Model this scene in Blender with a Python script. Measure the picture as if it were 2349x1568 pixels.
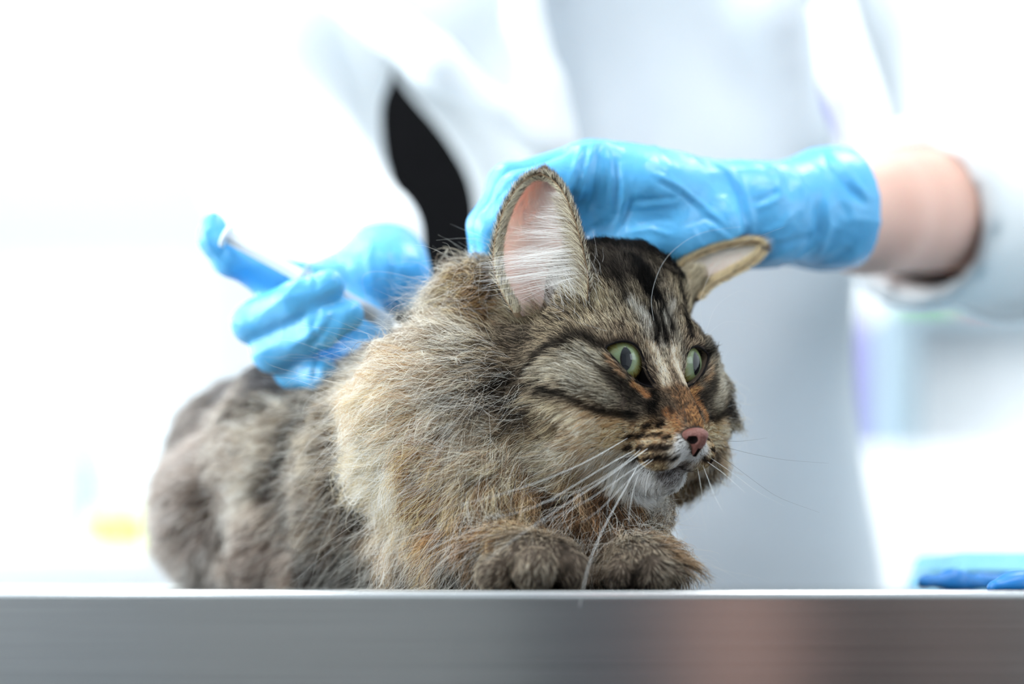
import bpy, math, random
import numpy as np
from mathutils import Matrix, Vector

# ------------------------------------------------------------------ camera, world, light, exposure
SC = bpy.context.scene
for _o in list(bpy.data.objects):
    bpy.data.objects.remove(_o)
COL = SC.collection
TABLE_Z = 0.90                      # height of the examination table (m)
FPX, DIST, ZC, HOR, CX = 5546.0, 110.92, 0.4, 1334.0, 1174.5   # focal length in px, camera distance and height (cm)

cam_d = bpy.data.cameras.new('camera')
cam_d.sensor_width = 36.0
cam_d.lens = FPX * 36.0 / 2349.0
cam_d.shift_y = (HOR - 784.0) / 2349.0
cam_d.clip_start, cam_d.clip_end = 0.05, 60
cam_d.dof.use_dof = True
cam_d.dof.focus_distance = (DIST + 0.1) / 100
cam_d.dof.aperture_fstop = 2.6
cam = bpy.data.objects.new('camera', cam_d)
cam.location = (0, -DIST / 100, TABLE_Z + ZC / 100)
cam.rotation_euler = (math.pi / 2, 0, 0)
COL.objects.link(cam)
SC.camera = cam

world = bpy.data.worlds.new('daylight')
SC.world = world
world.use_nodes = True
_bg = world.node_tree.nodes['Background']
_bg.inputs[0].default_value = (0.86, 0.93, 1.0, 1)
_bg.inputs[1].default_value = 1.6

SC.view_settings.view_transform = 'Standard'
SC.view_settings.look = 'None'
SC.view_settings.exposure = -0.34
SC.view_settings.gamma = 1.0
SC.view_settings.use_curve_mapping = False
SC.cycles.use_denoising = True
SC.cycles.max_bounces = 8
SC.cycles.diffuse_bounces = 5
SC.cycles.glossy_bounces = 6
SC.cycles.transmission_bounces = 8
SC.cycles.transparent_max_bounces = 12
SC.cycles.sample_clamp_indirect = 6.0
SC.cycles.caustics_reflective = False
SC.cycles.caustics_refractive = False


def area_light(name, loc, rot, sx, sy, power, col=(1, 1, 1)):
    d = bpy.data.lights.new(name, 'AREA')
    d.shape = 'RECTANGLE'
    d.size, d.size_y, d.energy, d.color = sx, sy, power, col
    o = bpy.data.objects.new(name, d)
    o.location, o.rotation_euler = loc, rot
    COL.objects.link(o)
    return o


R90 = math.pi / 2
# daylight just outside each window of the room (left, back and right walls), then an added front fill
area_light('window_daylight_side', (-2.66, 0.35, 1.65), (0, -R90, 0), 1.9, 3.2, 240, (0.93, 0.97, 1.0))
area_light('window_daylight_back', (-1.28, 3.56, 1.55), (-R90, 0, 0), 2.1, 2.1, 90, (0.95, 0.98, 1.0))
area_light('window_daylight_right', (2.46, -0.95, 1.75), (0, R90, 0), 1.1, 1.3, 24, (0.85, 0.92, 1.0))
area_light('window_daylight_front_left', (-1.95, -3.06, 1.6), (R90, 0, 0), 1.1, 1.6, 34, (0.94, 0.97, 1.0))  # fill light added behind the camera, no such window known

# ------------------------------------------------------------------ helpers: pixels of the photograph to points, signed-distance modelling
rng = np.random.default_rng(7)


def P(px, py, Y):
    d = Y + DIST
    return np.array([(px - CX) / FPX * d, Y, ZC + (HOR - py) / FPX * d])


def project(p):
    p = np.asarray(p)
    d = p[..., 1] + DIST
    return CX + p[..., 0] / d * FPX, HOR - (p[..., 2] - ZC) / d * FPX


def srgb(r, g, b):
    c = np.array([r, g, b], float) / 255
    return np.where(c <= 0.04045, c / 12.92, ((c + 0.055) / 1.055) ** 2.4)


class Field:
    """signed distance on a rectilinear grid (cm, z from the table top)"""

    def __init__(self, xs, ys, zs):
        self.ax = [np.asarray(a, np.float32) for a in (xs, ys, zs)]
        self.F = np.full([len(a) for a in self.ax], 9.0, np.float32)

    def sub(self, lo, hi):
        sl, co = [], []
        for a, l, h in zip(self.ax, lo, hi):
            i0 = max(0, int(np.searchsorted(a, l)) - 1)
            i1 = min(len(a), int(np.searchsorted(a, h)) + 1)
            sl.append(slice(i0, i1))
            co.append(a[i0:i1])
        X, Y, Z = np.meshgrid(*co, indexing='ij', sparse=True)
        return tuple(sl), X, Y, Z

    def blend(self, sl, d, k, op):
        A = self.F[sl]
        if op == 'sub':
            d = -d
            if k > 0:
                h = np.clip(k - np.abs(A - d), 0, None) / k
                self.F[sl] = np.maximum(A, d) + h * h * k * 0.25
            else:
                self.F[sl] = np.maximum(A, d)
        else:
            if k > 0:
                h = np.clip(k - np.abs(A - d), 0, None) / k
                self.F[sl] = np.minimum(A, d) - h * h * k * 0.25
            else:
                self.F[sl] = np.minimum(A, d)

    def ell(self, c, r, M=None, k=0.8, op='add'):
        """ellipsoid; M rows are its axes"""
        c = np.asarray(c, float)
        r = np.asarray(r, float) * np.ones(3)
        m = max(r) + 1.5 + k
        sl, X, Y, Z = self.sub(c - m, c + m)
        X, Y, Z = X - c[0], Y - c[1], Z - c[2]
        if M is not None:
            X, Y, Z = [M[i][0] * X + M[i][1] * Y + M[i][2] * Z for i in range(3)]
        k0 = np.sqrt((X / r[0]) ** 2 + (Y / r[1]) ** 2 + (Z / r[2]) ** 2)
        k1 = np.sqrt((X / r[0] ** 2) ** 2 + (Y / r[1] ** 2) ** 2 + (Z / r[2] ** 2) ** 2) + 1e-6
        self.blend(sl, (k0 * (k0 - 1) / k1).astype(np.float32), k, op)

    def cone(self, a, b, ra, rb, k=0.8, op='add'):
        a, b = np.asarray(a, float), np.asarray(b, float)
        m = max(ra, rb) + 1.5 + k
        sl, X, Y, Z = self.sub(np.minimum(a, b) - m, np.maximum(a, b) + m)
        ab = b - a
        L = ab @ ab + 1e-9
        X, Y, Z = X - a[0], Y - a[1], Z - a[2]
        t = np.clip((X * ab[0] + Y * ab[1] + Z * ab[2]) / L, 0, 1)
        d = np.sqrt((X - t * ab[0]) ** 2 + (Y - t * ab[1]) ** 2 + (Z - t * ab[2]) ** 2) - (ra + (rb - ra) * t)
        self.blend(sl, d.astype(np.float32), k, op)

    def chain(self, pts, rad, k=0.6):
        for i in range(len(pts) - 1):
            self.cone(pts[i], pts[i + 1], rad[i], rad[i + 1], k)

    def sample(self, p):
        """trilinear distance at points"""
        p = np.asarray(p, np.float32)
        idx, fr = [], []
        for d in range(3):
            a = self.ax[d]
            i = np.clip(np.searchsorted(a, p[:, d]) - 1, 0, len(a) - 2)
            idx.append(i)
            fr.append(np.clip((p[:, d] - a[i]) / (a[i + 1] - a[i]), 0, 1))
        out = 0
        for cx in (0, 1):
            for cy in (0, 1):
                for cz in (0, 1):
                    w = (fr[0] if cx else 1 - fr[0]) * (fr[1] if cy else 1 - fr[1]) * (fr[2] if cz else 1 - fr[2])
                    out = out + w * self.F[idx[0] + cx, idx[1] + cy, idx[2] + cz]
        return out

    def mesh(self):
        """naive surface nets -> verts (n,3), quads (m,4)"""
        F = self.F
        S = F < 0
        nx, ny, nz = F.shape
        cnt = np.zeros((nx - 1, ny - 1, nz - 1), np.int8)
        for i in (0, 1):
            for j in (0, 1):
                for k in (0, 1):
                    cnt += S[i:nx - 1 + i, j:ny - 1 + j, k:nz - 1 + k]
        act = np.argwhere((cnt > 0) & (cnt < 8))
        ids = np.full(cnt.shape, -1, np.int64)
        ids[act[:, 0], act[:, 1], act[:, 2]] = np.arange(len(act))
        cor = {}
        for i in (0, 1):
            for j in (0, 1):
                for k in (0, 1):
                    cor[i, j, k] = F[act[:, 0] + i, act[:, 1] + j, act[:, 2] + k].astype(np.float64)
        acc = np.zeros((len(act), 3))
        n = np.zeros(len(act))
        for c, v in cor.items():
            for d in range(3):
                if c[d] == 0:
                    c2 = tuple(1 if q == d else c[q] for q in range(3))
                    w = cor[c2]
                    m = (v < 0) != (w < 0)
                    t = np.where(m, v / np.where(m, v - w, 1), 0)
                    q = np.array(c, float) * np.ones((len(act), 1))
                    q[:, d] = t
                    acc[m] += q[m]
                    n[m] += 1
        loc = acc / n[:, None]
        V = np.empty((len(act), 3))
        for d in range(3):
            a = self.ax[d].astype(np.float64)
            V[:, d] = a[act[:, d]] + loc[:, d] * (a[act[:, d] + 1] - a[act[:, d]])
        Q = []
        for d in range(3):
            s0 = [slice(1, -1)] * 3
            s1 = [slice(1, -1)] * 3
            s0[d] = slice(0, -1)
            s1[d] = slice(1, None)
            e = np.argwhere(S[tuple(s0)] != S[tuple(s1)])
            off = np.ones(3, int)
            off[d] = 0
            e = e + off
            u, v = (d + 1) % 3, (d + 2) % 3
            du, dv = np.eye(3, dtype=int)[u], np.eye(3, dtype=int)[v]
            q = [ids[tuple((e - s).T)] for s in (du + dv, dv, 0 * du, du)]
            q = np.stack(q, 1)
            ins = S[tuple(e.T)]
            q[~ins] = q[~ins][:, ::-1]
            Q.append(q)
        Q = np.concatenate(Q)
        return V, Q[(Q >= 0).all(1)]


def relax(V, Q, it=2, f=0.5):
    E = np.concatenate([Q[:, [0, 1]], Q[:, [1, 2]], Q[:, [2, 3]], Q[:, [3, 0]]])
    E = np.concatenate([E, E[:, ::-1]])
    n = np.bincount(E[:, 0], minlength=len(V))[:, None].clip(1)
    for _ in range(it):
        M = np.stack([np.bincount(E[:, 0], V[E[:, 1], d], len(V)) for d in range(3)], 1) / n
        V = V + f * (M - V)
    return V


def normals_of(V, Q):
    T = np.concatenate([Q[:, [0, 1, 2]], Q[:, [0, 2, 3]]])
    fn = np.cross(V[T[:, 1]] - V[T[:, 0]], V[T[:, 2]] - V[T[:, 0]])
    N = np.stack([sum(np.bincount(T[:, c], fn[:, d], len(V)) for c in range(3)) for d in range(3)], 1)
    return N / (np.linalg.norm(N, axis=1, keepdims=True) + 1e-12)


def noise3(p, seed=0, octaves=3, f=1.0):
    """cheap smooth pseudo noise, about -1..1"""
    g = np.random.default_rng(seed)
    out = 0
    amp = 1.0
    for o in range(octaves):
        for _ in range(4):
            d = g.normal(size=3)
            d *= f / np.linalg.norm(d) * g.uniform(0.7, 1.4)
            d2 = g.normal(size=3) * f * 0.6
            out = out + amp * np.sin(p @ d * 6.28 / 2 + g.uniform(0, 6.28) + 1.7 * np.sin(p @ d2 + g.uniform(0, 6.28))) * 0.35
        f *= 2.0
        amp *= 0.5
    return out


def link_mesh(name, V, Fc, mat=None, parent=None, smooth=True, world_cm=True):
    """V in cm over the table top (world_cm) or metres; one mesh object"""
    me = bpy.data.meshes.new(name)
    V = np.asarray(V, float)
    if world_cm:
        V = V * 0.01 + np.array([0, 0, TABLE_Z])
    me.from_pydata(V.tolist(), [], [list(map(int, f)) for f in Fc])
    me.validate()
    if smooth:
        me.polygons.foreach_set('use_smooth', np.ones(len(me.polygons), bool))
    me.update()
    o = bpy.data.objects.new(name, me)
    if mat:
        me.materials.append(mat)
    COL.objects.link(o)
    if parent:
        o.parent = parent
    return o


def tag(o, label=None, cat=None, group=None, kind=None):
    for k, v in (('label', label), ('category', cat), ('group', group), ('kind', kind)):
        if v:
            o[k] = v
    return o


def empty(name, loc=(0, 0, 0)):
    o = bpy.data.objects.new(name, None)
    o.location = loc
    o.empty_display_size = 0.05
    COL.objects.link(o)
    return o


def keep(child, parent):
    """parent while keeping world place (empties have no rotation)"""
    child.parent = parent
    child.matrix_parent_inverse = Matrix.Translation(-Vector(parent.location))
    return child


class MB:
    """collects boxes, tubes and lathes in metres into one mesh"""

    def __init__(self):
        self.v, self.f = [], []

    def box(self, x0, x1, y0, y1, z0, z1, b=0.0):
        n = len(self.v)
        if b <= 0:
            self.v += [(x, y, z) for x in (x0, x1) for y in (y0, y1) for z in (z0, z1)]
            self.f += [tuple(n + i for i in q) for q in ((0, 1, 3, 2), (4, 6, 7, 5), (0, 4, 5, 1), (2, 3, 7, 6), (0, 2, 6, 4), (1, 5, 7, 3))]
            return self
        # rounded box: 3 rings of corners swept (bevel 3 segments) in x/y/z by a superellipsoid-like grid
        import bmesh
        bm = bmesh.new()
        bmesh.ops.create_cube(bm, size=1)
        for v in bm.verts:
            v.co = ((x0 + x1) / 2 + v.co.x * (x1 - x0), (y0 + y1) / 2 + v.co.y * (y1 - y0), (z0 + z1) / 2 + v.co.z * (z1 - z0))
        bmesh.ops.bevel(bm, geom=bm.edges[:], offset=b, segments=4, profile=0.5, affect='EDGES', clamp_overlap=True)
        bm.verts.index_update()
        self.v += [tuple(v.co) for v in bm.verts]
        self.f += [tuple(n + v.index for v in f.verts) for f in bm.faces]
        bm.free()
        return self

    def tube(self, pts, rad, seg=12, cap=True):
        pts = [np.asarray(p, float) for p in pts]
        if not hasattr(rad, '__len__'):
            rad = [rad] * len(pts)
        n = len(self.v)
        up = None
        for i, p in enumerate(pts):
            t = pts[min(i + 1, len(pts) - 1)] - pts[max(i - 1, 0)]
            t = t / (np.linalg.norm(t) + 1e-12)
            if up is None:
                up = np.cross(t, [0.31, 0.17, 0.93])
                if np.linalg.norm(up) < 0.1:
                    up = np.cross(t, [1, 0, 0.1])
            up = up - t * (up @ t)
            up /= np.linalg.norm(up)
            w = np.cross(t, up)
            for s in range(seg):
                a = 2 * math.pi * s / seg
                self.v.append(tuple(p + rad[i] * (math.cos(a) * up + math.sin(a) * w)))
        for i in range(len(pts) - 1):
            for s in range(seg):
                s2 = (s + 1) % seg
                self.f.append((n + i * seg + s, n + i * seg + s2, n + (i + 1) * seg + s2, n + (i + 1) * seg + s))
        if cap:
            self.f.append(tuple(n + s for s in range(seg))[::-1])
            self.f.append(tuple(n + (len(pts) - 1) * seg + s for s in range(seg)))
        return self

    def build(self, name, mat, parent=None, smooth=False):
        o = link_mesh(name, self.v, self.f, mat, None, smooth, world_cm=False)
        if parent:
            keep(o, parent)
        return o


# ------------------------------------------------------------------ materials
def material(name, col, rough=0.5, metal=0.0, **kw):
    m = bpy.data.materials.new(name)
    m.use_nodes = True
    b = m.node_tree.nodes['Principled BSDF']
    c = tuple(srgb(*col)) if max(col) > 1.001 else tuple(col)
    b.inputs['Base Color'].default_value = (*c, 1)
    b.inputs['Roughness'].default_value = rough
    b.inputs['Metallic'].default_value = metal
    for k, v in kw.items():
        b.inputs[k].default_value = v
    return m


def nodes(m):
    return m.node_tree.nodes, m.node_tree.links, m.node_tree.nodes['Principled BSDF']


def vary(m, col_a, col_b, scale=4.0, stretch=(1, 1, 1), detail=4, bump=0.0, bump_scale=None, coords='Object'):
    """noise colour variation and fine relief"""
    N, L, b = nodes(m)
    tc = N.new('ShaderNodeTexCoord')
    mp = N.new('ShaderNodeMapping')
    mp.inputs['Scale'].default_value = stretch
    L.new(tc.outputs[coords], mp.inputs['Vector'])
    nz = N.new('ShaderNodeTexNoise')
    nz.inputs['Scale'].default_value = scale
    nz.inputs['Detail'].default_value = detail
    L.new(mp.outputs[0], nz.inputs['Vector'])
    rp = N.new('ShaderNodeValToRGB')
    rp.color_ramp.elements[0].position, rp.color_ramp.elements[1].position = 0.3, 0.7
    rp.color_ramp.elements[0].color = (*srgb(*col_a), 1)
    rp.color_ramp.elements[1].color = (*srgb(*col_b), 1)
    L.new(nz.outputs['Fac'], rp.inputs[0])
    L.new(rp.outputs[0], b.inputs['Base Color'])
    if bump:
        nb = N.new('ShaderNodeTexNoise')
        nb.inputs['Scale'].default_value = bump_scale or scale * 6
        nb.inputs['Detail'].default_value = 5
        L.new(mp.outputs[0], nb.inputs['Vector'])
        bp = N.new('ShaderNodeBump')
        bp.inputs['Strength'].default_value = bump
        bp.inputs['Distance'].default_value = 0.002
        L.new(nb.outputs['Fac'], bp.inputs['Height'])
        L.new(bp.outputs[0], b.inputs['Normal'])
    return m


M_WALL = vary(material('white_paint', (236, 239, 241), 0.75), (233, 237, 240), (241, 243, 244), 1.5, bump=0.05, bump_scale=60)
M_CEIL = vary(material('ceiling_paint', (240, 241, 242), 0.85), (238, 240, 241), (244, 245, 245), 2)
M_FLOOR = vary(material('vinyl_floor', (150, 155, 158), 0.35), (142, 148, 152), (160, 165, 168), 9, bump=0.04, bump_scale=30)
M_FRONTWALL = vary(material('pale_grey_wall_paint', (168, 171, 174), 0.8), (164, 168, 171), (172, 175, 177), 1.5)
M_FRAME = material('window_frame_plastic', (240, 242, 244), 0.4)
M_GLASS = bpy.data.materials.new('window_glass')
M_GLASS.use_nodes = True
_nt = M_GLASS.node_tree
_nt.nodes.remove(_nt.nodes['Principled BSDF'])
_tr, _gl, _mxg = _nt.nodes.new('ShaderNodeBsdfTransparent'), _nt.nodes.new('ShaderNodeBsdfGlossy'), _nt.nodes.new('ShaderNodeMixShader')
_tr.inputs[0].default_value = (.96, .98, .98, 1)
_gl.inputs['Roughness'].default_value = .02
_mxg.inputs[0].default_value = .05
_nt.links.new(_tr.outputs[0], _mxg.inputs[1])
_nt.links.new(_gl.outputs[0], _mxg.inputs[2])
_nt.links.new(_mxg.outputs[0], _nt.nodes['Material Output'].inputs[0])
M_LAMINATE = vary(material('white_laminate', (238, 240, 243), 0.35), (235, 238, 241), (242, 244, 246), 3)
M_GREYLAM = vary(material('grey_laminate', (150, 170, 182), 0.45), (145, 166, 178), (156, 175, 186), 3)
M_COUNTER = vary(material('white_worktop', (244, 245, 247), 0.25), (241, 243, 245), (247, 248, 249), 4)

# ------------------------------------------------------------------ the room (metres)
XL, XR, YB, YF, ZT = -2.6, 2.4, 3.5, -3.0, 2.6


def wall_with_hole(name, axis, pos, thick, a0, a1, holes, mat):
    """wall plane with rectangular openings; axis 'x' wall runs along y, axis 'y' runs along x"""
    mb = MB()

    def put(u0, u1, z0, z1):
        if u1 - u0 < 1e-4 or z1 - z0 < 1e-4:
            return
        if axis == 'x':
            mb.box(min(pos, pos + thick), max(pos, pos + thick), u0, u1, z0, z1)
        else:
            mb.box(u0, u1, min(pos, pos + thick), max(pos, pos + thick), z0, z1)
    cur = a0
    for (u0, u1, z0, z1) in sorted(holes):
        put(cur, u0, 0, ZT)
        put(u0, u1, 0, z0)
        put(u0, u1, z1, ZT)
        cur = u1
    put(cur, a1, 0, ZT)
    return tag(mb.build(name, mat), kind='structure')


tag(MB().box(XL - .1, XR + .1, YF - .1, YB + .1, -0.05, 0.0).build('floor', M_FLOOR), kind='structure')
tag(MB().box(XL - .1, XR + .1, YF - .1, YB + .1, ZT, ZT + 0.05).build('ceiling', M_CEIL), kind='structure')
wall_with_hole('wall_left', 'x', XL, -0.1, YF, YB, [(-1.25, 1.95, 0.7, 2.6 - 0.05)], M_WALL)
wall_with_hole('wall_right', 'x', XR, 0.1, YF, YB, [(-1.6, -0.3, 1.2, 2.3)], M_WALL)
wall_with_hole('wall_back', 'y', YB, 0.1, XL, XR, [(-2.33, -0.23, 0.5, 2.55)], M_WALL)
wall_with_hole('wall_front', 'y', YF, -0.1, XL, XR, [(-2.5, -1.4, 0.8, 2.4)], M_FRONTWALL)


def window(n, axis, pos, u0, u1, z0, z1, div):
    fr = MB()
    w = 0.05

    def put(mb, a0, a1, b0, b1, t0, t1):
        if axis == 'x':
            mb.box(pos + t0, pos + t1, a0, a1, b0, b1)
        else:
            mb.box(a0, a1, pos + t0, pos + t1, b0, b1)
    root = empty('window_%d' % n, ((pos, (u0 + u1) / 2, z0) if axis == 'x' else ((u0 + u1) / 2, pos, z0)))
    tag(root, kind='structure')
    for (a0, a1, b0, b1) in [(u0, u1, z0, z0 + w), (u0, u1, z1 - w, z1)] + \
            [(u0 + (u1 - u0 - w) * i / div, u0 + (u1 - u0 - w) * i / div + w, z0, z1) for i in range(div + 1)]:
        put(fr, a0, a1, b0, b1, -0.03, 0.03)
    fr.build('window_frame', M_FRAME, root)
    for i in range(div):
        g = MB()
        a0 = u0 + (u1 - u0 - w) * i / div + w
        a1 = u0 + (u1 - u0 - w) * (i + 1) / div
        put(g, a0, a1, z0 + w, z1 - w, -0.003, 0.003)
        g.build('window_pane', M_GLASS, root)


window(1, 'x', XL - 0.03, -1.25, 1.95, 0.7, 2.55, 3)
window(2, 'y', YB + 0.03, -2.33, -0.23, 0.5, 2.55, 1)
window(3, 'x', XR + 0.03, -1.6, -0.3, 1.2, 2.3, 1)
window(4, 'y', YF - 0.03, -2.5, -1.4, 0.8, 2.4, 1)  # unseen window added to go with the front fill light
for nm, (x0, x1, y0, y1) in {'baseboard_left': (XL, XL + .015, YF, YB), 'baseboard_back': (XL, XR, YB - .015, YB),
                             'baseboard_right': (XR - .015, XR, YF, YB)}.items():
    tag(MB().box(x0, x1, y0, y1, 0, 0.09, 0.004).build(nm, M_FRAME), kind='structure')

# ceiling light panels; the one above the side window is added fill
M_LAMP = material('light_diffuser', (255, 255, 255), 0.5)
_N, _L, _b = nodes(M_LAMP)
_b.inputs['Emission Color'].default_value = (1.0, 0.98, 0.95, 1)
_b.inputs['Emission Strength'].default_value = 14.0
for i, (lx, ly, where) in enumerate([(-0.8, -0.5, 'above the camera side of the table'), (0.8, -0.5, 'on the ceiling right of the camera'), (-0.8, 0.9, 'nearest the side window'), (0.8, 0.9, 'over the right side of the room'), (-1.8, 0.2, 'at the edge of the ceiling above the side window'), (-0.8, 2.4, 'by the back window'), (0.8, 2.4, 'over the right cabinets')]):
    r = empty('ceiling_light', (lx, ly, ZT - 0.03))
    tag(r, 'square white ceiling light panel ' + where, 'lamp', 'ceiling light panels')
    f = MB()
    for (a, b_, c, d) in [(-.31, .31, -.31, -.29), (-.31, .31, .29, .31), (-.31, -.29, -.29, .29), (.29, .31, -.29, .29)]:
        f.box(lx + a, lx + b_, ly + c, ly + d, ZT - .03, ZT)
    f.build('lamp_frame', M_FRAME, r)
    MB().box(lx - .29, lx + .29, ly - .29, ly + .29, ZT - .02, ZT - .005).build('diffuser', M_LAMP, r)


# ------------------------------------------------------------------ furniture in the back of the room (metres)
M_TEAL = material('teal_plastic', (150, 196, 196), 0.4)
M_YELLOW = material('yellow_plastic', (220, 206, 96), 0.4)
M_LIME = material('lime_plastic', (196, 212, 120), 0.4)
M_PURPLE = material('purple_plastic', (88, 84, 170), 0.4)
M_LILAC = material('lilac_plastic', (150, 132, 205), 0.4)
M_ORANGE = material('orange_card', (244, 140, 104), 0.5)
M_GREEN = material('green_card', (120, 190, 110), 0.5)
M_PINK = material('pink_card', (246, 140, 130), 0.5)
M_STEEL_HANDLE = material('chrome', (200, 203, 206), 0.2, 1.0)


def cabinet(name, label, x0, x1, y0, y1, z0, z1, ndoor, cat='cabinet', mat=None):
    mat = mat or M_LAMINATE
    r = empty(name, ((x0 + x1) / 2, (y0 + y1) / 2, z0))
    tag(r, label, cat)
    MB().box(x0, x1, y0 + .02, y1, z0, z1, .002).build('body', mat, r)
    for i in range(ndoor):
        a = x0 + (x1 - x0) * i / ndoor + .003
        b = x0 + (x1 - x0) * (i + 1) / ndoor - .003
        d = MB().box(a, b, y0, y0 + .018, z0 + .08, z1 - .006, .003).build('door', mat, r)
        h = MB().tube([(b - .05, y0 + .002, z1 - .30), (b - .05, y0 - .025, z1 - .30), (b - .05, y0 - .025, z1 - .14), (b - .05, y0 + .002, z1 - .14)], .005, 8)
        keep(h.build('handle', M_STEEL_HANDLE, None, True), r)
    return r


# right: white cabinet, a white bench unit with grey edges on it, shelf above with packages
cabinet('storage_cabinet', 'white laminate cabinet standing in the back right of the room', .36, 1.5, 1.7, 2.2, 0, 1.06, 3)
r = tag(empty('bench_unit', (.9, 1.95, 1.06)), 'low white open unit with grey edges on the right cabinet', 'shelf')
MB().box(.44, .475, 1.72, 2.18, 1.06, 1.21, .002).build('side_panel', M_GREYLAM, r)
MB().box(1.4, 1.435, 1.72, 2.18, 1.06, 1.21, .002).build('side_panel', M_GREYLAM, r)
MB().box(.44, 1.435, 1.72, 2.18, 1.21, 1.225, .002).build('top_board', M_GREYLAM, r)
MB().box(.475, 1.4, 1.80, 1.815, 1.06, 1.21).build('back_panel', M_LAMINATE, r)
r = tag(empty('wall_shelf', (.85, 2.0, 1.41)), 'white upright shelf unit above the right cabinet', 'shelf')
MB().box(.18, 1.5, 1.86, 2.16, 1.40, 1.42, .002).build('shelf_board', M_LAMINATE, r)
MB().box(.18, 1.5, 1.86, 2.16, 1.86, 1.88, .002).build('shelf_board', M_LAMINATE, r)
MB().box(1.48, 1.5, 1.86, 2.16, 1.225, 1.88, .002).build('side_panel', M_LAMINATE, r)
MB().box(.18, .20, 1.86, 2.16, 1.06, 1.88, .002).build('side_panel', M_LAMINATE, r)


def bottle(name, label, x, y, z, rad, h, mat, cat='bottle', cap=None):
    r_ = tag(empty(name, (x, y, z)), label, cat)
    prof = [(rad * .94, 0), (rad, .04), (rad, .66), (rad * .75, .78), (rad * .38, .84), (rad * .36, .9)]
    MB().tube([(x, y, z + h * t) for _, t in prof], [q for q, _ in prof], 20).build('body', mat, r_, True)
    MB().tube([(x, y, z + h * t) for t in (.88, .9, .99, 1.0)], [rad * .42, rad * .46, rad * .46, rad * .4], 16).build('cap', cap or M_FRAME, r_, True)
    return r_


def carton(name, label, x0, x1, y0, y1, z0, h, mat, flap):
    r_ = tag(empty(name, ((x0 + x1) / 2, (y0 + y1) / 2, z0)), label, 'box')
    MB().box(x0, x1, y0, y1, z0, z0 + h, .0015).build('body', mat, r_)
    MB().box(x0 - .0008, x1 + .0008, y0 - .0008, y1 + .0008, z0 + h * .82, z0 + h + .001, .001).build('lid', flap, r_)


bottle('plastic_bottle', 'purple bottle on the upper right shelf', .405, 1.93, 1.42, .012, .135, M_PURPLE)
carton('medicine_carton', 'orange carton on the upper right shelf', .478, .51, 1.93, 1.99, 1.42, .075, M_ORANGE, M_ORANGE)
bottle('plastic_bottle', 'lilac bottle beside the low grey-edged unit', .416, 1.86, 1.06, .018, .22, M_LILAC)
carton('medicine_carton', 'green carton on top of the low grey-edged unit', .47, .53, 1.80, 1.88, 1.225, .05, M_GREEN, M_GREEN)
carton('medicine_carton', 'pink carton on top of the low grey-edged unit', .555, .68, 1.80, 1.90, 1.225, .045, M_PINK, M_PINK)
# left: counter under the window
cabinet('counter_cabinet', 'white counter cabinet under the back left window', -2.4, -.22, 1.42, 2.0, 0, .916, 5)
tag(MB().box(-2.42, -.20, 1.40, 2.0, .918, .938, .004).build('worktop', M_COUNTER), 'smooth white worktop under the back left window', 'worktop')
bottle('plastic_bottle', 'tall pale teal bottle on the left worktop', -.484, 1.6, .938, .020, .135, M_TEAL, cap=M_TEAL)
bottle('pill_pot', 'small yellow pot on the left worktop', -.452, 1.58, .938, .0165, .048, M_YELLOW, 'pot', M_YELLOW)
bottle('pill_pot', 'small lime green pot on the left worktop', -.424, 1.61, .938, .0165, .052, M_LIME, 'pot', M_LIME)
bottle('plastic_bottle', 'pale lime bottle on the left worktop behind the cat', -.368, 1.6, .938, .024, .13, M_LIME, cap=M_FRAME)

# black swivel chair behind the vet
M_BLACK = vary(material('black_fabric', (9, 9, 11), 0.95, **{'Specular IOR Level': .1}), (7, 7, 9), (11, 11, 13), 80)
M_BLACKP = material('black_plastic', (24, 24, 26), 0.45)
r = tag(empty('swivel_chair', (-.05, .95, 0)), 'black swivel chair standing behind the vet', 'chair')
MB().box(-.20, .16, .84, .90, .95, 1.42, .028).build('backrest', M_BLACK, r, True)
MB().box(-.26, .20, .62, 1.02, .78, .86, .03).build('seat', M_BLACK, r, True)
MB().tube([(-.03, .92, .80), (-.03, .955, .9), (-.03, .92, 1.15)], .018, 10).build('back_bar', M_BLACKP, r, True)
MB().tube([(-.03, .84, .08), (-.03, .84, .80)], [.03, .025], 14).build('gas_column', M_STEEL_HANDLE, r, True)
for i in range(5):
    a = i * 2 * math.pi / 5 + .3
    ex, ey = -.03 + .28 * math.cos(a), .84 + .28 * math.sin(a)
    MB().tube([(-.03, .84, .11), (ex, ey, .075)], [.022, .014], 8).build('leg', M_BLACKP, r, True)
    MB().tube([(ex - .012, ey, .03), (ex + .012, ey, .03)], .029, 14).build('castor', M_BLACKP, r, True)

# invented props behind the camera, added only to reflect as bands in the steel
for x0, x1, colr, word in [(-.62, .02, (150, 150, 150), 'light grey'), (.05, .29, (70, 76, 84), 'slate grey'), (.31, .50, (214, 166, 150), 'salmon pink'),
                           (.52, .66, (30, 30, 34), 'black'), (.68, .98, (122, 100, 92), 'brown')]:
    cabinet('locker', word + ' tall narrow locker against the wall behind the camera', x0, x1, -2.96, -2.6, 0, 2.0, 1, 'locker',
            material('locker_' + word.replace(' ', '_'), colr, .6))

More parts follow.
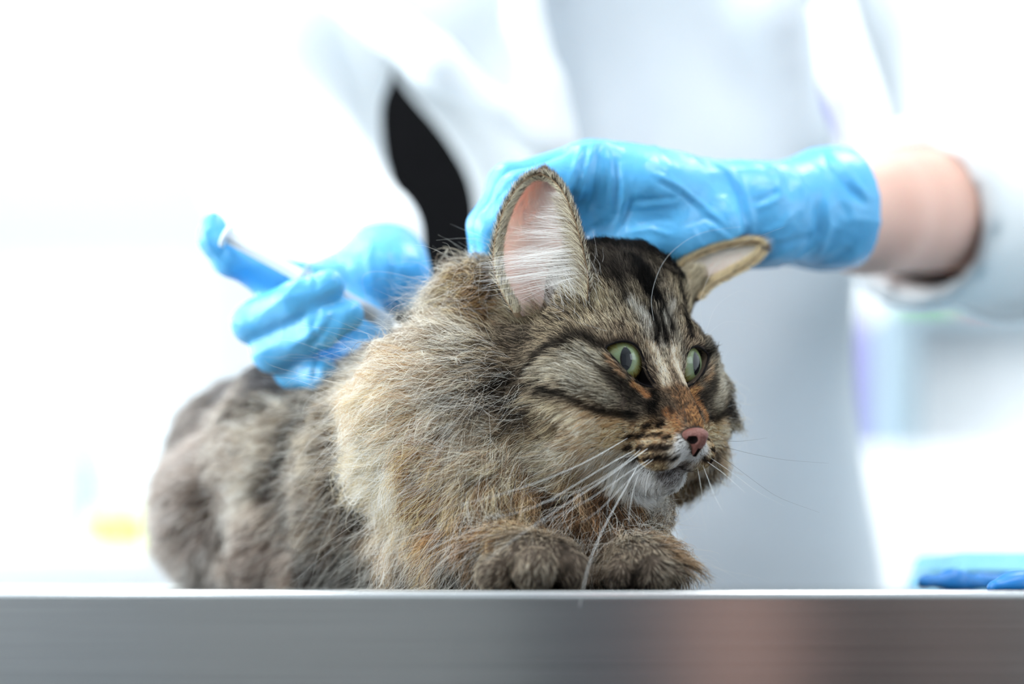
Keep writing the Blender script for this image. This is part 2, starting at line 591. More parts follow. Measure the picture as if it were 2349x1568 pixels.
# ------------------------------------------------------------------ examination table
M_STEEL = material('brushed_steel', (176, 180, 182), 0.22, 1.0, Anisotropic=0.85)
_N, _L, _b = nodes(M_STEEL)
_tc = _N.new('ShaderNodeTexCoord')
_mp = _N.new('ShaderNodeMapping')
_mp.inputs['Scale'].default_value = (2.2, 2.2, 900)
_L.new(_tc.outputs['Object'], _mp.inputs['Vector'])
_nz = _N.new('ShaderNodeTexNoise')
_nz.inputs['Scale'].default_value = 3.0
_nz.inputs['Detail'].default_value = 6
_L.new(_mp.outputs[0], _nz.inputs['Vector'])
_rp = _N.new('ShaderNodeValToRGB')
_rp.color_ramp.elements[0].position, _rp.color_ramp.elements[1].position = .3, .7
_rp.color_ramp.elements[0].color = (*srgb(152, 152, 152), 1)
_rp.color_ramp.elements[1].color = (*srgb(166, 166, 166), 1)
_L.new(_nz.outputs['Fac'], _rp.inputs[0])
_L.new(_rp.outputs[0], _b.inputs['Base Color'])
_mr = _N.new('ShaderNodeMapRange')
_mr.inputs['To Min'].default_value, _mr.inputs['To Max'].default_value = .20, .25
_L.new(_nz.outputs['Fac'], _mr.inputs['Value'])
_L.new(_mr.outputs[0], _b.inputs['Roughness'])
_tg = _N.new('ShaderNodeTangent')
_tg.direction_type, _tg.axis = 'RADIAL', 'Z'
_b.inputs['Anisotropic Rotation'].default_value = .25
_L.new(_tg.outputs[0], _b.inputs['Tangent'])
M_STEELTOP = vary(material('polished_steel', (185, 188, 190), 0.16, 1.0), (178, 181, 183), (192, 195, 196), 40)

tab = tag(empty('examination_table', (0, .22, 0)), 'brushed stainless steel examination table under the cat', 'table')
MB().box(-.75, .75, -.08, .31, TABLE_Z - .065, TABLE_Z, .0036).build('table_top', M_STEEL, tab, True)
M_EDGE = material('polished_edge_steel', (232, 233, 234), 0.2, 1.0)  # paler steel paints the rim highlight, on a bar added along the edge
MB().tube([(-.749, -.0790, TABLE_Z - .0015), (.749, -.0790, TABLE_Z - .0015)], .0016, 20).build('rounded_edge', M_EDGE, tab, True)
for lx in (-.66, .66):
    for ly in (.00, .24):
        l_ = MB().tube([(lx, ly, .02), (lx, ly, TABLE_Z - .063)], .022, 16).build('leg', M_STEELTOP, tab, True)
        f_ = MB().tube([(lx, ly, 0), (lx, ly, .02), (lx, ly, .03)], [.03, .03, .02], 16).build('foot', M_BLACKP, None, True)
        f_.parent = l_
MB().box(-.65, .65, .01, .23, .24, .255, .003).build('lower_shelf', M_STEELTOP, tab)

# ------------------------------------------------------------------ blue things on the table, right
M_NITRILE = material('blue_nitrile', (70, 168, 228), 0.36, **{'Subsurface Weight': 0.25, 'Subsurface Radius': (.002, .004, .006), 'Subsurface Scale': 0.5})
M_SHEET = vary(material('light_blue_sheet', (128, 196, 226), 0.8), (120, 190, 222), (140, 204, 232), 30, bump=.3, bump_scale=220)
M_DEEPBLUE = material('deep_blue_nitrile', (14, 122, 200), 0.4, **{'Subsurface Weight': 0.15, 'Subsurface Radius': (.002, .004, .006), 'Subsurface Scale': 0.4})


def cushion_mesh(name, pts, rad, mat, res, flat, seed, amp, label=None, cat=None, k=.6, f=.5):
    pts = [np.asarray(p, float) for p in pts]
    lo = np.min(pts, 0) - max(rad) - 1.2
    hi = np.max(pts, 0) + max(rad) + 1.2
    lo[2] = -.6
    fd = Field(*[np.arange(l, h, res) for l, h in zip(lo, hi)])
    fd.chain(pts, rad, k)
    sl, X, Y, Z = fd.sub(lo, hi)
    fd.F = np.maximum(fd.F, (0.02 - Z) + 0 * fd.F)
    V, Q = fd.mesh()
    V = relax(V, Q, 3)
    N = normals_of(V, Q)
    V = V + N * (amp * noise3(V, seed, 3, f))[:, None]
    V[:, 2] = np.maximum(V[:, 2] * flat, .01)
    o = link_mesh(name, V, Q, mat)
    if label:
        tag(o, label, cat)
    return o


# folded sheet: stacked soft layers
sh = tag(empty('folded_sheet', (.26, .25, TABLE_Z)), 'light blue folded sheet on the right end of the table', 'sheet')
for i in range(2):
    xs = np.linspace(22.6 + .3 * i, 38, 40)
    ys = np.linspace(15 + .4 * i, 28, 24)
    X, Y = np.meshgrid(xs, ys, indexing='ij')
    ed = np.minimum(np.minimum(X - xs[0], Y - ys[0]) / .6, 1).clip(0, 1)
    z0 = .05 + .95 * i
    top = z0 + .92 * np.sqrt(1 - (1 - ed) ** 2) + .05 * noise3(np.stack([X, Y, 0 * X], -1).reshape(-1, 3), 5 + i, 2, .25).reshape(X.shape) * ed
    V = np.concatenate([np.stack([X, Y, top], -1).reshape(-1, 3), np.stack([X, Y, z0 + 0 * X], -1).reshape(-1, 3)])
    n, m = X.shape
    Q = [(a * m + b, (a + 1) * m + b, (a + 1) * m + b + 1, a * m + b + 1) for a in range(n - 1) for b in range(m - 1)]
    Q += [tuple(n * m + q for q in t[::-1]) for t in Q]
    for a in range(n - 1):
        Q += [(a * m, n * m + a * m, n * m + (a + 1) * m, (a + 1) * m), ((a + 1) * m + m - 1, n * m + (a + 1) * m + m - 1, n * m + a * m + m - 1, a * m + m - 1)]
    for b in range(m - 1):
        Q += [(b + 1, n * m + b + 1, n * m + b, b), ((n - 1) * m + b, n * m + (n - 1) * m + b, n * m + (n - 1) * m + b + 1, (n - 1) * m + b + 1)]
    keep(link_mesh('layer', V, Q, M_SHEET), sh)
cushion_mesh('crumpled_glove', [P(2120, 1335, 10), P(2180, 1330, 11), P(2260, 1338, 12), P(2370, 1335, 12)], [.42, .5, .5, .55], M_DEEPBLUE, .14, 1.0, 3, .14,
             'crumpled deep blue disposable glove at the foot of the sheet', 'glove')
gl = tag(empty('spare_glove', (.22, -.02, TABLE_Z)), 'bright blue spare glove lying near the front table edge', 'glove')
fp = [P(2285, 1344, -2), P(2330, 1338, -1.5), P(2400, 1334, -1)]
keep(cushion_mesh('glove_finger', fp, [.42, .62, .75], M_DEEPBLUE, .09, .8, 8, .06), gl)
fp = [P(2330, 1344, 1.0), P(2380, 1338, 1.0), P(2460, 1334, .5)]
keep(cushion_mesh('glove_finger', fp, [.42, .6, .8], M_DEEPBLUE, .09, .8, 9, .06), gl)
keep(cushion_mesh('glove_palm', [P(2400, 1334, -.6), P(2560, 1330, .5)], [.9, 1.3], M_DEEPBLUE, .12, .7, 10, .15), gl)

# ------------------------------------------------------------------ the vet (cm over the table top)
M_COAT = vary(material('white_coat_cotton', (236, 240, 243), 0.85), (233, 238, 241), (240, 243, 245), 8, bump=.25, bump_scale=400)
M_SCRUB = vary(material('pale_scrub_cotton', (206, 213, 220), 0.85), (202, 210, 217), (211, 218, 225), 8, bump=.25, bump_scale=400)
M_SKIN = material('skin', (222, 178, 160), 0.5, **{'Subsurface Weight': 0.3, 'Subsurface Radius': (.01, .004, .002), 'Subsurface Scale': 0.6})
vary(M_SKIN, (216, 170, 152), (228, 186, 170), 18, bump=.12, bump_scale=160)
M_GLOVE = material('blue_glove_nitrile', (88, 176, 230), 0.27, **{'Subsurface Weight': 0.12, 'Subsurface Radius': (.002, .004, .006), 'Subsurface Scale': 0.5})
_N, _L, _b = nodes(M_GLOVE)
_tc = _N.new('ShaderNodeTexCoord')
_n1 = _N.new('ShaderNodeTexNoise')
_n1.inputs['Scale'].default_value, _n1.inputs['Detail'].default_value = 55, 4
_n1.inputs['Distortion'].default_value = 1.2
_L.new(_tc.outputs['Object'], _n1.inputs['Vector'])
_n2 = _N.new('ShaderNodeTexVoronoi')
_n2.feature = 'DISTANCE_TO_EDGE'
_n2.inputs['Scale'].default_value = 48
_mx = _N.new('ShaderNodeMixRGB')
_mx.inputs[0].default_value = .06
_L.new(_tc.outputs['Object'], _mx.inputs[1])
_L.new(_n1.outputs['Color'], _mx.inputs[2])
_L.new(_mx.outputs[0], _n2.inputs['Vector'])
_ad = _N.new('ShaderNodeMath')
_ad.operation = 'MULTIPLY_ADD'
_ad.inputs[1].default_value = .6
_L.new(_n2.outputs['Distance'], _ad.inputs[0])
_L.new(_n1.outputs['Fac'], _ad.inputs[2])
_bp = _N.new('ShaderNodeBump')
_bp.inputs['Strength'].default_value = .18
_bp.inputs['Distance'].default_value = .004
_L.new(_ad.outputs[0], _bp.inputs['Height'])
_L.new(_bp.outputs[0], _b.inputs['Normal'])
M_TROUSER = material('navy_trousers', (60, 70, 90), 0.9)
M_SHOE = material('white_shoe', (225, 226, 228), 0.5)

vet = tag(empty('person', (.10, .46, 0)), 'person in a white coat and blue gloves holding the cat and a syringe', 'person')


def axis(*spans):
    """rectilinear axis from (start, end, step) spans"""
    out = [np.arange(a, b - 1e-6, s) for a, b, s in spans]
    return np.concatenate(out + [[spans[-1][1]]])


# joints
SHO_R, ELB_R, WRI_R = P(2140, -330, 46), P(2330, 470, 40), P(1830, 486, 13.2)
SHO_L, ELB_L, WRI_L = P(690, -330, 46), P(662, 380, 42), P(850, 580, 20)
# --- skin: one continuous figure
fb = Field(axis((-24, 8, 1.0), (8, 34, .45), (34, 46, 1)), axis((8, 34, .5), (34, 66, 1.0)), axis((-90, 8, 1.2), (8, 28, .45), (28, 84, 1.0)))
for c, rr in (((5, 48, 46), (14, 9, 18)), ((10.5, 47, 18), (10.4, 8, 18)), ((11.5, 47, -6), (11, 9, 16))):
    fb.ell(c, rr, k=5)
fb.cone((4, 50, 60), (4, 49, 68), 5, 5, 3)
fb.ell((4, 47, 76), (7.2, 8.5, 10), k=2)
fb.cone(SHO_R, ELB_R, 5, 4.2, 3)
fb.cone(ELB_R, P(1990, 488, 22), 4.2, 3.3, 2)
fb.cone(P(1990, 488, 22), WRI_R, 3.2, 1.9, 1)
fb.cone(SHO_L, ELB_L, 4.6, 3.4, 3)
fb.cone(ELB_L, P(830, 545, 26), 3.4, 2.2, 1)
fb.cone(P(830, 545, 26), WRI_L, 2.2, 1.7, 1)
for s in (-1, 1):
    fb.cone((10 + 6 * s, 47, -14), (10 + 7 * s, 47, -46), 7, 4.6, 4)
    fb.cone((10 + 7 * s, 47, -46), (10 + 7 * s, 48, -84), 4.6, 3.2, 2)
V, Q = fb.mesh()
keep(link_mesh('body', relax(V, Q, 3), Q, M_SKIN), vet)

# --- scrub top
TORSO = [((5, 47, 47), (15.4, 10, 20)), ((10.6, 46, 20), (11.6, 8.8, 19)), ((12, 46, -4), (12.2, 9.5, 22))]
fs = Field(np.arange(-24, 44, .8), np.arange(24, 66, .8), np.arange(-30, 72, .9))
for c, rr in TORSO:
    fs.ell(c, rr, k=5)
fs.cone(P(1780, 20, 38), P(1850, 300, 40), 2.0, 1.0, 3)
V, Q = fs.mesh()
V = V + normals_of(V, Q) * (.35 * noise3(V * [1, 1, .5], 21, 2, .07))[:, None]
keep(link_mesh('scrub_top', relax(V, Q, 3), Q, M_SCRUB), vet)

# --- white coat: shell over the torso open at the front, with sleeves
fc = Field(np.arange(-32, 48, .7), np.arange(16, 70, .7), np.arange(-48, 72, .8))
for c, rr in TORSO:
    fc.ell(c, np.array(rr) + 1.1, k=5)
fc.ell((12.5, 47, -24), (14.5, 11, 28), k=4)
# front opening: everything right of the panel edge in front is cut away
e0, e1 = P(1208, 40, 37), P(1292, 330, 37)
slope = (e1[0] - e0[0]) / (e1[2] - e0[2])
_s, X, Y, Z = fc.sub((-99,) * 3, (99,) * 3)
edge = e1[0] + (Z - e1[2]) * slope + .004 * np.clip(e1[2] - Z, 0, 60) ** 2 * 0
cut = np.maximum(edge - X, Y - 49.0)
cut = np.maximum(cut, X - 60)
fc.blend(_s, (cut + 0 * fc.F).astype(np.float32), 1.0, 'sub')
# lapel and rolled front edge
fc.chain([np.array([e0[0] - .6 + 3.0 * slope * 0, 36.4, 44.]), P(1206, 60, 36), P(1250, 200, 36), P(1280, 330, 36.2), P(1292, 480, 36.6)], [1.0, 1.3, 1.4, 1.3, 1.0], .8)
fc.chain([P(770, -40, 36), P(1000, 150, 35), P(1240, 320, 35.5)], [1.6, 1.4, 1.0], 1.4)
# sleeve (image right), rolled to the elbow and open
CUFF_R = P(2125, 490, 30)
fc.cone(SHO_R, ELB_R, 6.9, 6.5, 2)
fc.cone(ELB_R, CUFF_R, 6.6, 5.6, 2.5)
dirr = (CUFF_R - ELB_R) / np.linalg.norm(CUFF_R - ELB_R)
fc.cone(CUFF_R - dirr * 7 + [.2, 0, -.2], CUFF_R + dirr * 9 + [.2, 0, -.2], 4.0, 4.3, .4, 'sub')
n_ = CUFF_R + dirr * 2.2
pl = (X - n_[0]) * dirr[0] + (Y - n_[1]) * dirr[1] + (Z - n_[2]) * dirr[2]
near = np.sqrt((X - CUFF_R[0]) ** 2 + (Y - CUFF_R[1]) ** 2 + (Z - CUFF_R[2]) ** 2) - 11
fc.blend(_s, (np.maximum(-pl, near) + 0 * fc.F).astype(np.float32), .4, 'sub')
# sleeve (image left)
fc.cone(P(800, 0, 43), P(842, 165, 43), 2.4, 1.7, 1)
CUFF_L = P(830, 545, 26)
fc.cone(SHO_L, ELB_L, 6.4, 5.2, .5)
fc.cone(ELB_L, CUFF_L, 5.2, 3.3, 1.2)
fc.cone(CUFF_L, P(862, 585, 21.5), 3.3, 2.75, .8)
dl = (CUFF_L - ELB_L) / np.linalg.norm(CUFF_L - ELB_L)
V, Q = fc.mesh()
N = normals_of(V, Q)
V = V + N * (.5 * noise3(V * [1, 1, .6], 31, 2, .06) + .22 * noise3(V, 32, 2, .16))[:, None]
keep(link_mesh('lab_coat', relax(V, Q, 3), Q, M_COAT), vet)
# trousers and shoes
for s in (-1, 1):
    ft = Field(np.arange(-8, 30, 1), np.arange(34, 62, 1), np.arange(-90, -4, 1.2))
    ft.cone((10 + 6 * s, 47, -14), (10 + 7 * s, 47, -82), 8.2, 6, 2)
    V, Q = ft.mesh()
    keep(link_mesh('trouser_leg', relax(V, Q, 2), Q, M_TROUSER), vet)
    ft = Field(np.arange(-4, 28, .6), np.arange(30, 58, .6), np.arange(-90.6, -78, .5))
    ft.ell((10 + 7 * s, 43, -87.5), (4.6, 11, 4.5), k=1)
    ft.ell((10 + 7 * s, 48, -84.5), (4.2, 5, 5), k=2)
    _s2, X2, Y2, Z2 = ft.sub((-99,) * 3, (99,) * 3)
    ft.F = np.maximum(ft.F, (-89.7 - Z2) + 0 * ft.F)
    V, Q = ft.mesh()
    keep(link_mesh('shoe', relax(V, Q, 2), Q, M_SHOE), vet)


def glove_mesh(fd, seed, amp, creases=()):
    V, Q = fd.mesh()
    V = relax(V, Q, 2)
    N = normals_of(V, Q)
    rg = (1 - np.abs(np.clip(noise3(V * [.8, 1, 1.1], seed + 2, 2, .22), -1, 1))) ** 5 - .25 + .6 * ((1 - np.abs(np.clip(noise3(V, seed + 3, 2, .42), -1, 1))) ** 5 - .25)
    d = amp * (.8 * noise3(V, seed, 2, .22) + .4 * noise3(V, seed + 1, 2, .5) + 1.5 * rg)
    # tension folds: narrow ridges and valleys pressed into the side towards the table front
    px, py = project(V)
    uv = np.stack([px, py], 1)
    front = np.clip(-(N * (V - np.array([0, -DIST, ZC]))).sum(1) / 100 * 2.2, 0, 1)
    for pts, w, h in creases:
        pts = np.array(pts, float)
        best = np.full(len(V), 999.)
        along = np.zeros(len(V))
        for q, (a, b) in enumerate(zip(pts[:-1], pts[1:])):
            ab = b - a
            t = np.clip(((uv - a) @ ab) / (ab @ ab), 0, 1)
            dist = np.linalg.norm(uv - a - t[:, None] * ab, axis=1)
            along = np.where(dist < best, (q + t) / (len(pts) - 1), along)
            best = np.minimum(best, dist)
        fade = np.clip(along / .2, 0, 1) * np.clip((1 - along) / .2, 0, 1)
        d = d + h * np.exp(-(best / w) ** 2) * front * (.35 + .65 * fade)
    return V + N * d[:, None], Q


# --- glove of the hand on the cat's head
fg = Field(np.arange(-5, 23, .13), np.arange(2, 21, .15), np.arange(12, 24, .13))
fg.cone(P(1945, 480, 15.5), P(1900, 482, 14.6), 3.05, 3.1, .3)
fg.cone(P(1900, 482, 14.6), P(1730, 492, 11.5), 3.0, 2.45, .6)
fg.cone(P(1730, 492, 11.5), P(1560, 462, 10), 2.45, 2.35, 1)
ax_ = P(1340, 405, 9.5) - P(1560, 462, 10)
ax_ = ax_ / np.linalg.norm(ax_)
by_ = np.array([0, 1, 0]) - ax_ * ax_[1]
by_ /= np.linalg.norm(by_)
fg.ell((P(1560, 462, 10) + P(1350, 412, 9.5)) / 2, (4.2, 4.2, 2.2), np.stack([ax_, by_, np.cross(ax_, by_)]), 1.2)
for mcp, pip, dip, tip, r0 in (
        ((1350, 392, 6.6), (1185, 440, 5.6), (1135, 520, 5.4), (1128, 590, 5.8), .92),
        ((1345, 378, 8.8), (1165, 425, 8.2), (1118, 520, 8.0), (1110, 600, 8.2), .98),
        ((1350, 385, 11.0), (1180, 425, 10.8), (1132, 510, 10.6), (1122, 590, 10.6), .92),
        ((1380, 410, 13.0), (1235, 450, 13.2), (1185, 520, 13.0), (1170, 580, 12.8), .8)):
    fg.chain([P(*mcp), P(*pip), P(*dip), P(*tip)], [r0 * 1.22, r0 * 1.05, r0 * .95, r0 * .8], .55)
fg.chain([P(1640, 520, 8.5), P(1540, 545, 7.6), P(1450, 560, 7.2), P(1390, 575, 7.2)], [1.5, 1.2, 1.05, .85], .8)
for px, Y in ((1350, 6.8), (1345, 8.9), (1350, 11.0)):
    fg.ell(P(px + 15, 372, Y), (1.2, .9, .9), k=.6)
fg.ell(P(1430, 480, 8.6), (3.2, 2.2, 1.9), k=1)
# cuff opening
cd = P(1945, 480, 15.5) - P(1730, 492, 11.5)
cd = cd / np.linalg.norm(cd)
_s, X, Y, Z = fg.sub((-99,) * 3, (99,) * 3)
c0 = P(1968, 482, 15.0)
fg.F = np.maximum(fg.F, (X - c0[0]) * (cd[0] * .6 + .55) + (Y - c0[1]) * (cd[1] * .6) + (Z - c0[2]) * .12)
fg.cone(P(1880, 484, 14.3), P(2100, 478, 19), 2.75, 3.3, .2, 'sub')
def PY(lst):
    return [P(*q) for q in lst]
V, Q = glove_mesh(fg, 41, .05, [
    ([(1334, 342), (1307, 419), (1289, 450)], 7, .12), ([(1348, 340), (1324, 419), (1303, 462)], 6, -.10),
    ([(1361, 338), (1343, 397), (1320, 469)], 6, .12), ([(1376, 340), (1366, 410), (1350, 490)], 7, -.12),
    ([(1393, 351), (1402, 419), (1402, 478)], 6, .12), ([(1410, 365), (1418, 420), (1412, 500)], 5, -.12),
    ([(1425, 378), (1434, 442), (1425, 497), (1407, 528)], 6, .13), ([(1452, 451), (1439, 488), (1420, 530)], 6, -.15),
    ([(1452, 460), (1507, 456), (1557, 451)], 5, -.09), ([(1455, 475), (1510, 470), (1550, 466)], 7, .07),
    ([(1466, 510), (1507, 501), (1545, 505)], 6, -.10), ([(1440, 535), (1490, 525), (1540, 540)], 6, .09),
    ([(1493, 397), (1561, 428), (1620, 478), (1666, 519)], 6, .09), ([(1500, 410), (1560, 444), (1606, 486)], 6, -.07),
    ([(1561, 519), (1620, 497), (1655, 515)], 6, -.10), ([(1600, 540), (1632, 520), (1690, 560)], 7, .08),
    ([(1610, 362), (1640, 376), (1670, 402), (1698, 446), (1711, 497), (1711, 560), (1700, 600)], 4.5, -.16),
    ([(1626, 360), (1656, 376), (1686, 404), (1712, 446), (1725, 497), (1725, 560)], 6, .10),
    ([(1725, 465), (1761, 451), (1785, 435)], 6, -.11), ([(1730, 480), (1765, 468), (1800, 448)], 6, .08),
    ([(1755, 375), (1786, 397), (1792, 445)], 6, .12), ([(1775, 375), (1806, 400), (1812, 450)], 8, -.09),
    ([(1880, 455), (1878, 533), (1850, 565)], 10, -.18), ([(1900, 440), (1900, 520), (1880, 580)], 9, .14),
    ([(1725, 606), (1789, 565), (1857, 542)], 8, -.14), ([(1740, 540), (1790, 520), (1830, 480)], 8, .10),
    ([(1825, 400), (1845, 450), (1840, 500)], 8, .10), ([(1893, 360), (1940, 420), (1980, 462)], 7, -.20), ([(1905, 350), (1955, 412), (1996, 458)], 7, .14),
    ([(1960, 560), (1920, 590), (1890, 600)], 8, -.10), ([(1240, 380), (1215, 420), (1180, 450)], 8, .10), ([(1200, 400), (1150, 440), (1120, 500)], 8, -.08)])
keep(link_mesh('glove', V, Q, M_GLOVE), vet)['label'] = 'blue glove on the cat\'s head'

# --- glove of the hand with the syringe
fg = Field(np.arange(-18, -2, .13), np.arange(5, 25, .15), np.arange(8, 21, .13))
fg.cone(P(880, 612, 17), P(760, 690, 15.6), 2.1, 2.1, .8)
fg.ell(P(880, 632, 14.6), (2.5, 2.0, 1.9), k=1)
fg.cone(P(890, 612, 16), P(852, 582, 24), 2.0, 2.2, 1)
fg.ell(P(730, 730, 15.2), (2.2, 1.8, 2.6), k=1)
for mcp, pip, dip, tip, r0 in (
        ((690, 690, 15.0), (582, 738, 10.4), (680, 690, 8.4), (756, 655, 8.3), .98),
        ((730, 750, 15.0), (628, 805, 10.4), (735, 752, 8.4), (800, 722, 8.6), .98),
        ((780, 800, 15.2), (672, 848, 11.4), (735, 858, 9.8), (752, 868, 9.9), .85),
        ((820, 810, 15.6), (740, 862, 12.6), (800, 842, 11.6), (830, 825, 11.6), .72)):
    fg.chain([P(*mcp), P(*pip), P(*dip), P(*tip)], [r0 * 1.15, r0 * 1.1, r0, r0 * .84], .35)
fg.chain([P(740, 668, 14), P(615, 634, 12.6), P(528, 594, 11.6), P(492, 548, 11.3), P(488, 512, 11.2)], [1.4, 1.05, .9, .8, .6], .5)
fg.ell(P(800, 770, 13.2), (2.0, 1.6, 2.0), k=1)
V, Q = glove_mesh(fg, 51, .045, [
    ([(660, 636), (680, 622), (700, 614)], 6, -.12), ([(716, 612), (724, 635), (726, 660)], 6, -.12), ([(640, 690), (670, 660), (690, 640)], 7, .09),
    ([(600, 720), (640, 690), (690, 672)], 8, .07), ([(731, 700), (718, 747), (731, 785)], 7, -.14), ([(770, 716), (743, 763), (708, 801)], 7, -.13),
    ([(790, 730), (765, 780), (735, 820)], 7, .12), ([(660, 800), (700, 775), (740, 740)], 8, .09), ([(735, 801), (723, 840), (716, 875)], 7, -.13),
    ([(750, 820), (742, 850), (738, 880)], 7, .10), ([(760, 570), (790, 600), (800, 650)], 9, -.10), ([(850, 555), (845, 600), (860, 660)], 9, .10),
    ([(900, 560), (905, 610), (900, 670)], 10, -.09), ([(500, 520), (505, 560), (520, 590)], 7, -.12), ([(470, 520), (480, 560), (500, 595)], 6, .08)])
keep(link_mesh('glove', V, Q, M_GLOVE), vet)['label'] = 'blue glove holding the syringe'

# ------------------------------------------------------------------ syringe
M_CLEAR = material('clear_plastic', (225, 232, 238), 0.2)
_N, _L, _b = nodes(M_CLEAR)
_t, _m = _N.new('ShaderNodeBsdfTransparent'), _N.new('ShaderNodeMixShader')
_t.inputs[0].default_value = (.93, .96, .98, 1)
_m.inputs[0].default_value = .34
_L.new(_t.outputs[0], _m.inputs[1])
_L.new(_b.outputs[0], _m.inputs[2])
_L.new(_m.outputs[0], _N['Material Output'].inputs[0])
M_WHITEP = material('white_plastic', (240, 243, 246), 0.4)
M_RUBBER = material('black_rubber', (24, 24, 26), 0.5)
M_NEEDLE = material('needle_steel', (205, 208, 212), 0.2, 1.0)
SA, SB = P(515, 538, 9.9), P(912, 752, 9.3)
sx = (SB - SA) / np.linalg.norm(SB - SA)
SL = np.linalg.norm(SB - SA)


def mt(p):
    return np.asarray(p) * .01 + [0, 0, TABLE_Z]


syr = tag(empty('syringe', tuple(mt(SB))), 'clear plastic syringe with white plunger held at the cat\'s neck', 'syringe')
at = lambda t: mt(SA + sx * SL * t)


def stube(name, ts, rs, mat, parent=syr, seg=24):
    return MB().tube([at(t) for t in ts], [q * .01 for q in rs], seg).build(name, mat, parent, True)


stube('thumb_rest', (0, .002, .022, .026), (.5, .62, .62, .5), M_WHITEP)
# cross-shaped plunger rod
e1_ = np.cross(sx, [0, 1, 0]); e1_ /= np.linalg.norm(e1_)
e2_ = np.cross(sx, e1_)
pr = MB()
for u, v in ((e1_, e2_), (e2_, e1_)):
    n0 = len(pr.v)
    for t in (.022, .81):
        for su, sv in ((-1, -1), (1, -1), (1, 1), (-1, 1)):
            pr.v.append(tuple(mt(SA + sx * SL * t + u * .33 * su + v * .07 * sv)))
    pr.f += [tuple(n0 + i for i in q) for q in ((0, 1, 2, 3), (7, 6, 5, 4), (0, 4, 5, 1), (1, 5, 6, 2), (2, 6, 7, 3), (3, 7, 4, 0))]
pr.build('plunger_rod', M_WHITEP, syr)
stube('plunger_seal', (.80, .81, .825, .85, .865, .88), (.33, .37, .33, .37, .36, .12), M_RUBBER)
# barrel: hollow wall
o_, i_ = .44, .385
stube('barrel', (.45, .452, .96, .975, .975, .96, .955, .452, .45), (o_ - .02, o_, o_, .2, .12, .12, i_, i_, o_ - .02), M_CLEAR)
fl = stube('finger_flange', (.447, .449, .461, .463), (.5, .8, .8, .5), M_CLEAR)
stube('needle_hub', (.97, .985, 1.05, 1.06), (.16, .2, .13, .05), M_WHITEP)
stube('needle', (1.05, 1.22), (.03, .025), M_NEEDLE, seg=8)
gm = MB()
for q in range(12):
    t = .56 + q * .032
    c = SA + sx * SL * t
    hw = .16 if q % 4 else .26
    ang = np.linspace(-hw / o_, hw / o_, 5) - 1.35
    n0 = len(gm.v)
    for a in ang:
        nrm = math.cos(a) * e1_ + math.sin(a) * e2_
        if nrm[1] > 0:
            nrm = nrm * 1
        for ds in (-.012, .012):
            for rr in (.0, .006):
                gm.v.append(tuple(mt(c + sx * ds + nrm * (o_ + rr))))
    for w in range(4):
        b0, b1 = n0 + w * 4, n0 + w * 4 + 4
        gm.f += [(b0 + 1, b0 + 3, b1 + 3, b1 + 1), (b0, b1, b1 + 2, b0 + 2), (b0, b0 + 1, b1 + 1, b1), (b0 + 2, b1 + 2, b1 + 3, b0 + 3)]
tag(gm.build('graduation_marks', M_RUBBER, syr), kind='stuff')

# ------------------------------------------------------------------ the cat (cm over the table top)
YAW = math.radians(35)
HF = np.array([math.sin(YAW), -math.cos(YAW), 0.])      # nose direction
HR = np.array([math.cos(YAW), math.sin(YAW), 0.])       # towards the cat's left (image right)
HU = np.array([0., 0., 1.])
HO = P(1525, 831, 0)
HM = np.stack([HR, HF, HU])


def H(r, f, u):
    return HO + r * HR + f * HF + u * HU


def to_head(p):
    return (np.asarray(p) - HO) @ HM.T


def ray_dir(px, py):
    d = P(px, py, 0) - np.array([0, -DIST, ZC])
    return d / np.linalg.norm(d)


CAMP = np.array([0, -DIST, ZC])


def ray_plane(px, py, o, n):
    d = ray_dir(px, py)
    return CAMP + d * (((o - CAMP) @ n) / (d @ n))


fk = Field(axis((-23, -8, .4), (-8, -1.5, .25), (-1.5, 12.5, .12)),
           axis((-6.6, 5.5, .12), (5.5, 12, .22), (12, 34, .4)),
           axis((-.5, 3.6, .15), (3.6, 16.4, .12)))
# trunk, from the table up
fk.chain([(3.6, 5.2, 10.0), (-3.8, 11, 6.6), (-9, 17, 6.9), (-13.6, 24, 6.2)], [4.0, 5.2, 5.7, 5.4], 2.5)
fk.ell((-16.0, 20.6, 4.2), (3.2, 4.8, 4.0), k=1.4)           # near thigh
fk.ell((-15.4, 23, 3.2), (4.0, 4.5, 3.1), k=1.4)
fk.ell((-15.4, 24.5, 8.0), (2.6, 3.0, 2.4), k=2)
fk.ell((-10.5, 29, 4.2), (3.6, 4.6, 4.0), k=1.4)             # far thigh
fk.ell((-11.8, 13.8, 2.5), (2.4, 2.6, 2.5), k=1.0)           # near knee
fk.cone((-14, 15.5, 1.1), (-9.2, 9.6, 1.0), 1.1, 1.0, .8)    # near hind foot
fk.ell((-7.0, 9.4, 4.4), (3.2, 3.2, 4.0), k=1.4)             # near shoulder
fk.cone((1.6, 4.6, 7.4), (2.2, 3.2, 3.2), 4.0, 3.2, 2)       # chest
fk.cone((4.6, 3.4, 6.0), (4.0, 2.6, 2.6), 3.0, 2.6, 2)
fk.ell((-2.2, 3.3, 7.8), (4.5, 3.4, 4.8), k=1.6)               # ruff side
fk.ell(P(1100, 695, 5.2), (1.9, 1.9, 1.8), k=1.5)
fk.ell((-1.0, 1.6, 3.5), (2.4, 2.1, 3.2), k=1.4)
fk.chain([(-4.6, 6.0, 2.2), (-1.6, 1.0, 1.5), (1.0, -2.6, 1.2)], [2.1, 1.5, 1.25], .9)      # near foreleg
fk.chain([(3.5, 4.5, 2.2), (5.0, 0.6, 1.4), (5.9, -1.8, 1.1)], [2.0, 1.4, 1.15], .9)        # far foreleg
fk.ell((1.2, -3.1, 1.2), (1.9, 1.5, 1.15), k=.6)
